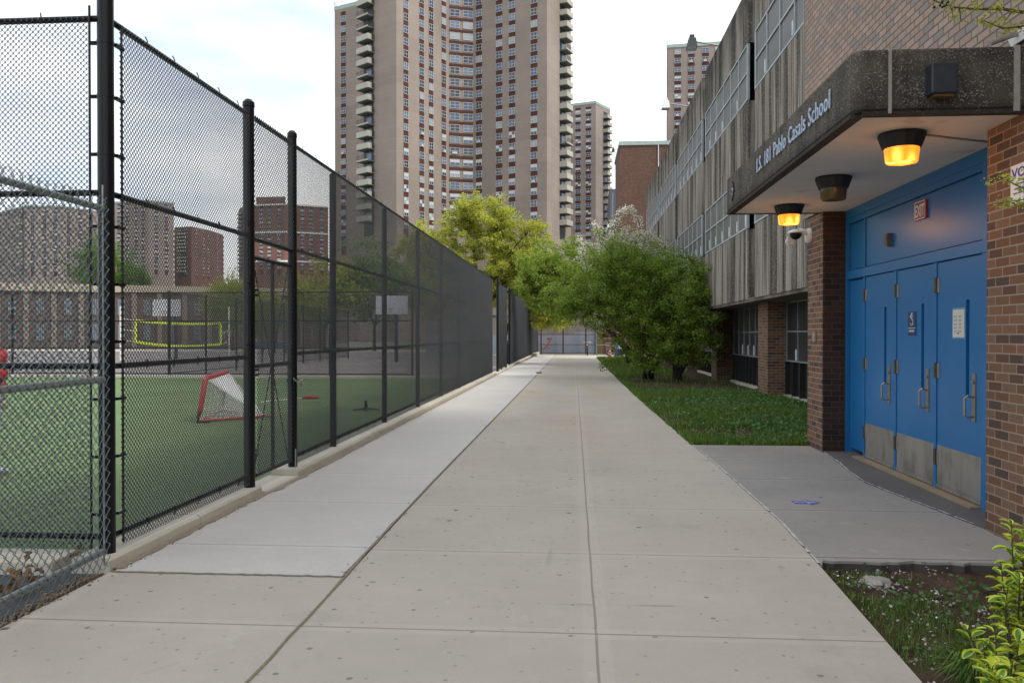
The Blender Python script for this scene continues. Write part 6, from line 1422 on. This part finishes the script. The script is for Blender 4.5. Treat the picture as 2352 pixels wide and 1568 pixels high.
S1 = [(pz(2325, 1195, 3.9), 0.008), (pz(2300, 1290, 3.8), 0.006), (pz(2350, 1230, 4.0), 0.007), (pz(2372, 1180, 3.9), 0.008), (pz(2318, 1350, 3.7), 0.006), (pz(2400, 1260, 3.8), 0.006), (pz(2345, 1320, 3.6), 0.006), (pz(2390, 1200, 4.1), 0.006), (pz(2420, 1300, 4.0), 0.006)]
euonymus('variegated_shrub', 'tall yellow and green leaved shrub at the right edge in front of the brick wall', (bx, by, -0.06), S1, 5)
bx, by = at(2310, 3.55)
S2 = [(pz(2222, 1445, 3.6), 0.006), (pz(2262, 1480, 3.5), 0.005), (pz(2290, 1450, 3.45), 0.006), (pz(2320, 1440, 3.5), 0.006), (pz(2345, 1460, 3.4), 0.006), (pz(2285, 1530, 3.3), 0.005), (pz(2330, 1520, 3.3), 0.005), (pz(2370, 1430, 3.5), 0.006), (pz(2300, 1560, 3.2), 0.005), (pz(2390, 1500, 3.4), 0.005), (pz(2350, 1570, 3.2), 0.005)]
euonymus('variegated_shrub', 'low yellow and green leaved shrub filling the bottom right corner', (bx, by, -0.06), S2, 6)
# dead leaves along the galvanised fence
for (px, py, n, lab) in ((45, 1365, 34, 'heap of curled brown leaves caught under the galvanised fence at the left edge'), (195, 1295, 18, 'few curled brown leaves caught in the galvanised fence by the corner post')):
    dep = 1.6*FPX/(py-768); x, y = at(px, dep)
    m = MB()
    for k in range(n):
        c = Vector((x+rs.normal()*0.035, y+rs.normal()*0.09, 0.0+0.10*abs(rs.normal())*0.8+0.01)); d = Vector(rs.normal(0, 1, 3)).normalized(); e_ = d.orthogonal().normalized(); nm = d.cross(e_); L_ = 0.045+0.03*rs.random(); W = L_*0.6; vs = []
        for u_, w_ in ((0,0.1),(0.25,0.9),(0.45,0.55),(0.65,1.0),(0.85,0.4),(1.0,0.05)):
            cc = c+d*L_*u_+nm*L_*0.35*math.sin(u_*3); hw = W*0.5*w_*(0.7+0.6*rs.random()); vs += [cc-e_*hw+nm*hw*0.5, cc, cc+e_*hw+nm*hw*0.5]
        m.add([tuple(v) for v in vs], [(a_*3+b2, a_*3+b2+1, (a_+1)*3+b2+1, (a_+1)*3+b2) for a_ in range(5) for b2 in range(2)])
    tag(m.build('dead_leaves', M['dead']), lab, 'leaves', kind='stuff')
m = MB()
for k in range(420):
    yv = 5.4 + 30*rs.random()**2; x = -3.09+0.03*rs.normal() if rs.random() < 0.6 else np.interp(yv, [j[0] for j in JE], [j[1] for j in JE])+0.03*rs.normal(); s_ = 0.0015+0.003*rs.random()**2
    m.box(x-s_, x+s_, yv-s_, yv+s_, 0.004, 0.008+s_)
for k in range(260):
    yv = 3.9+1.4*rs.random(); x = -3.17+0.04*rs.normal(); s_ = 0.003+0.007*rs.random()**2; m.box(x-s_, x+s_, yv-s_*1.5, yv+s_, -0.02, s_)
tag(m.build('grit', simple('grit', (0.22, 0.16, 0.10), 0.9, sc=60, var=0.6)), 'bits of grit and leaf crumbs along the kerb', 'debris', kind='stuff')
# small dark scrap lying on the joint far down the path
x, y = at(1238, 1.6*FPX/(857-768))
tag(MB().prism([(x-0.13,y-0.05),(x+0.10,y-0.07),(x+0.13,y+0.04),(x-0.06,y+0.07)], 0.008, 0.05).build('litter_scrap', M['black'], None, bevel=0.015), 'small dark scrap lying on the path joint far down the path', 'litter')
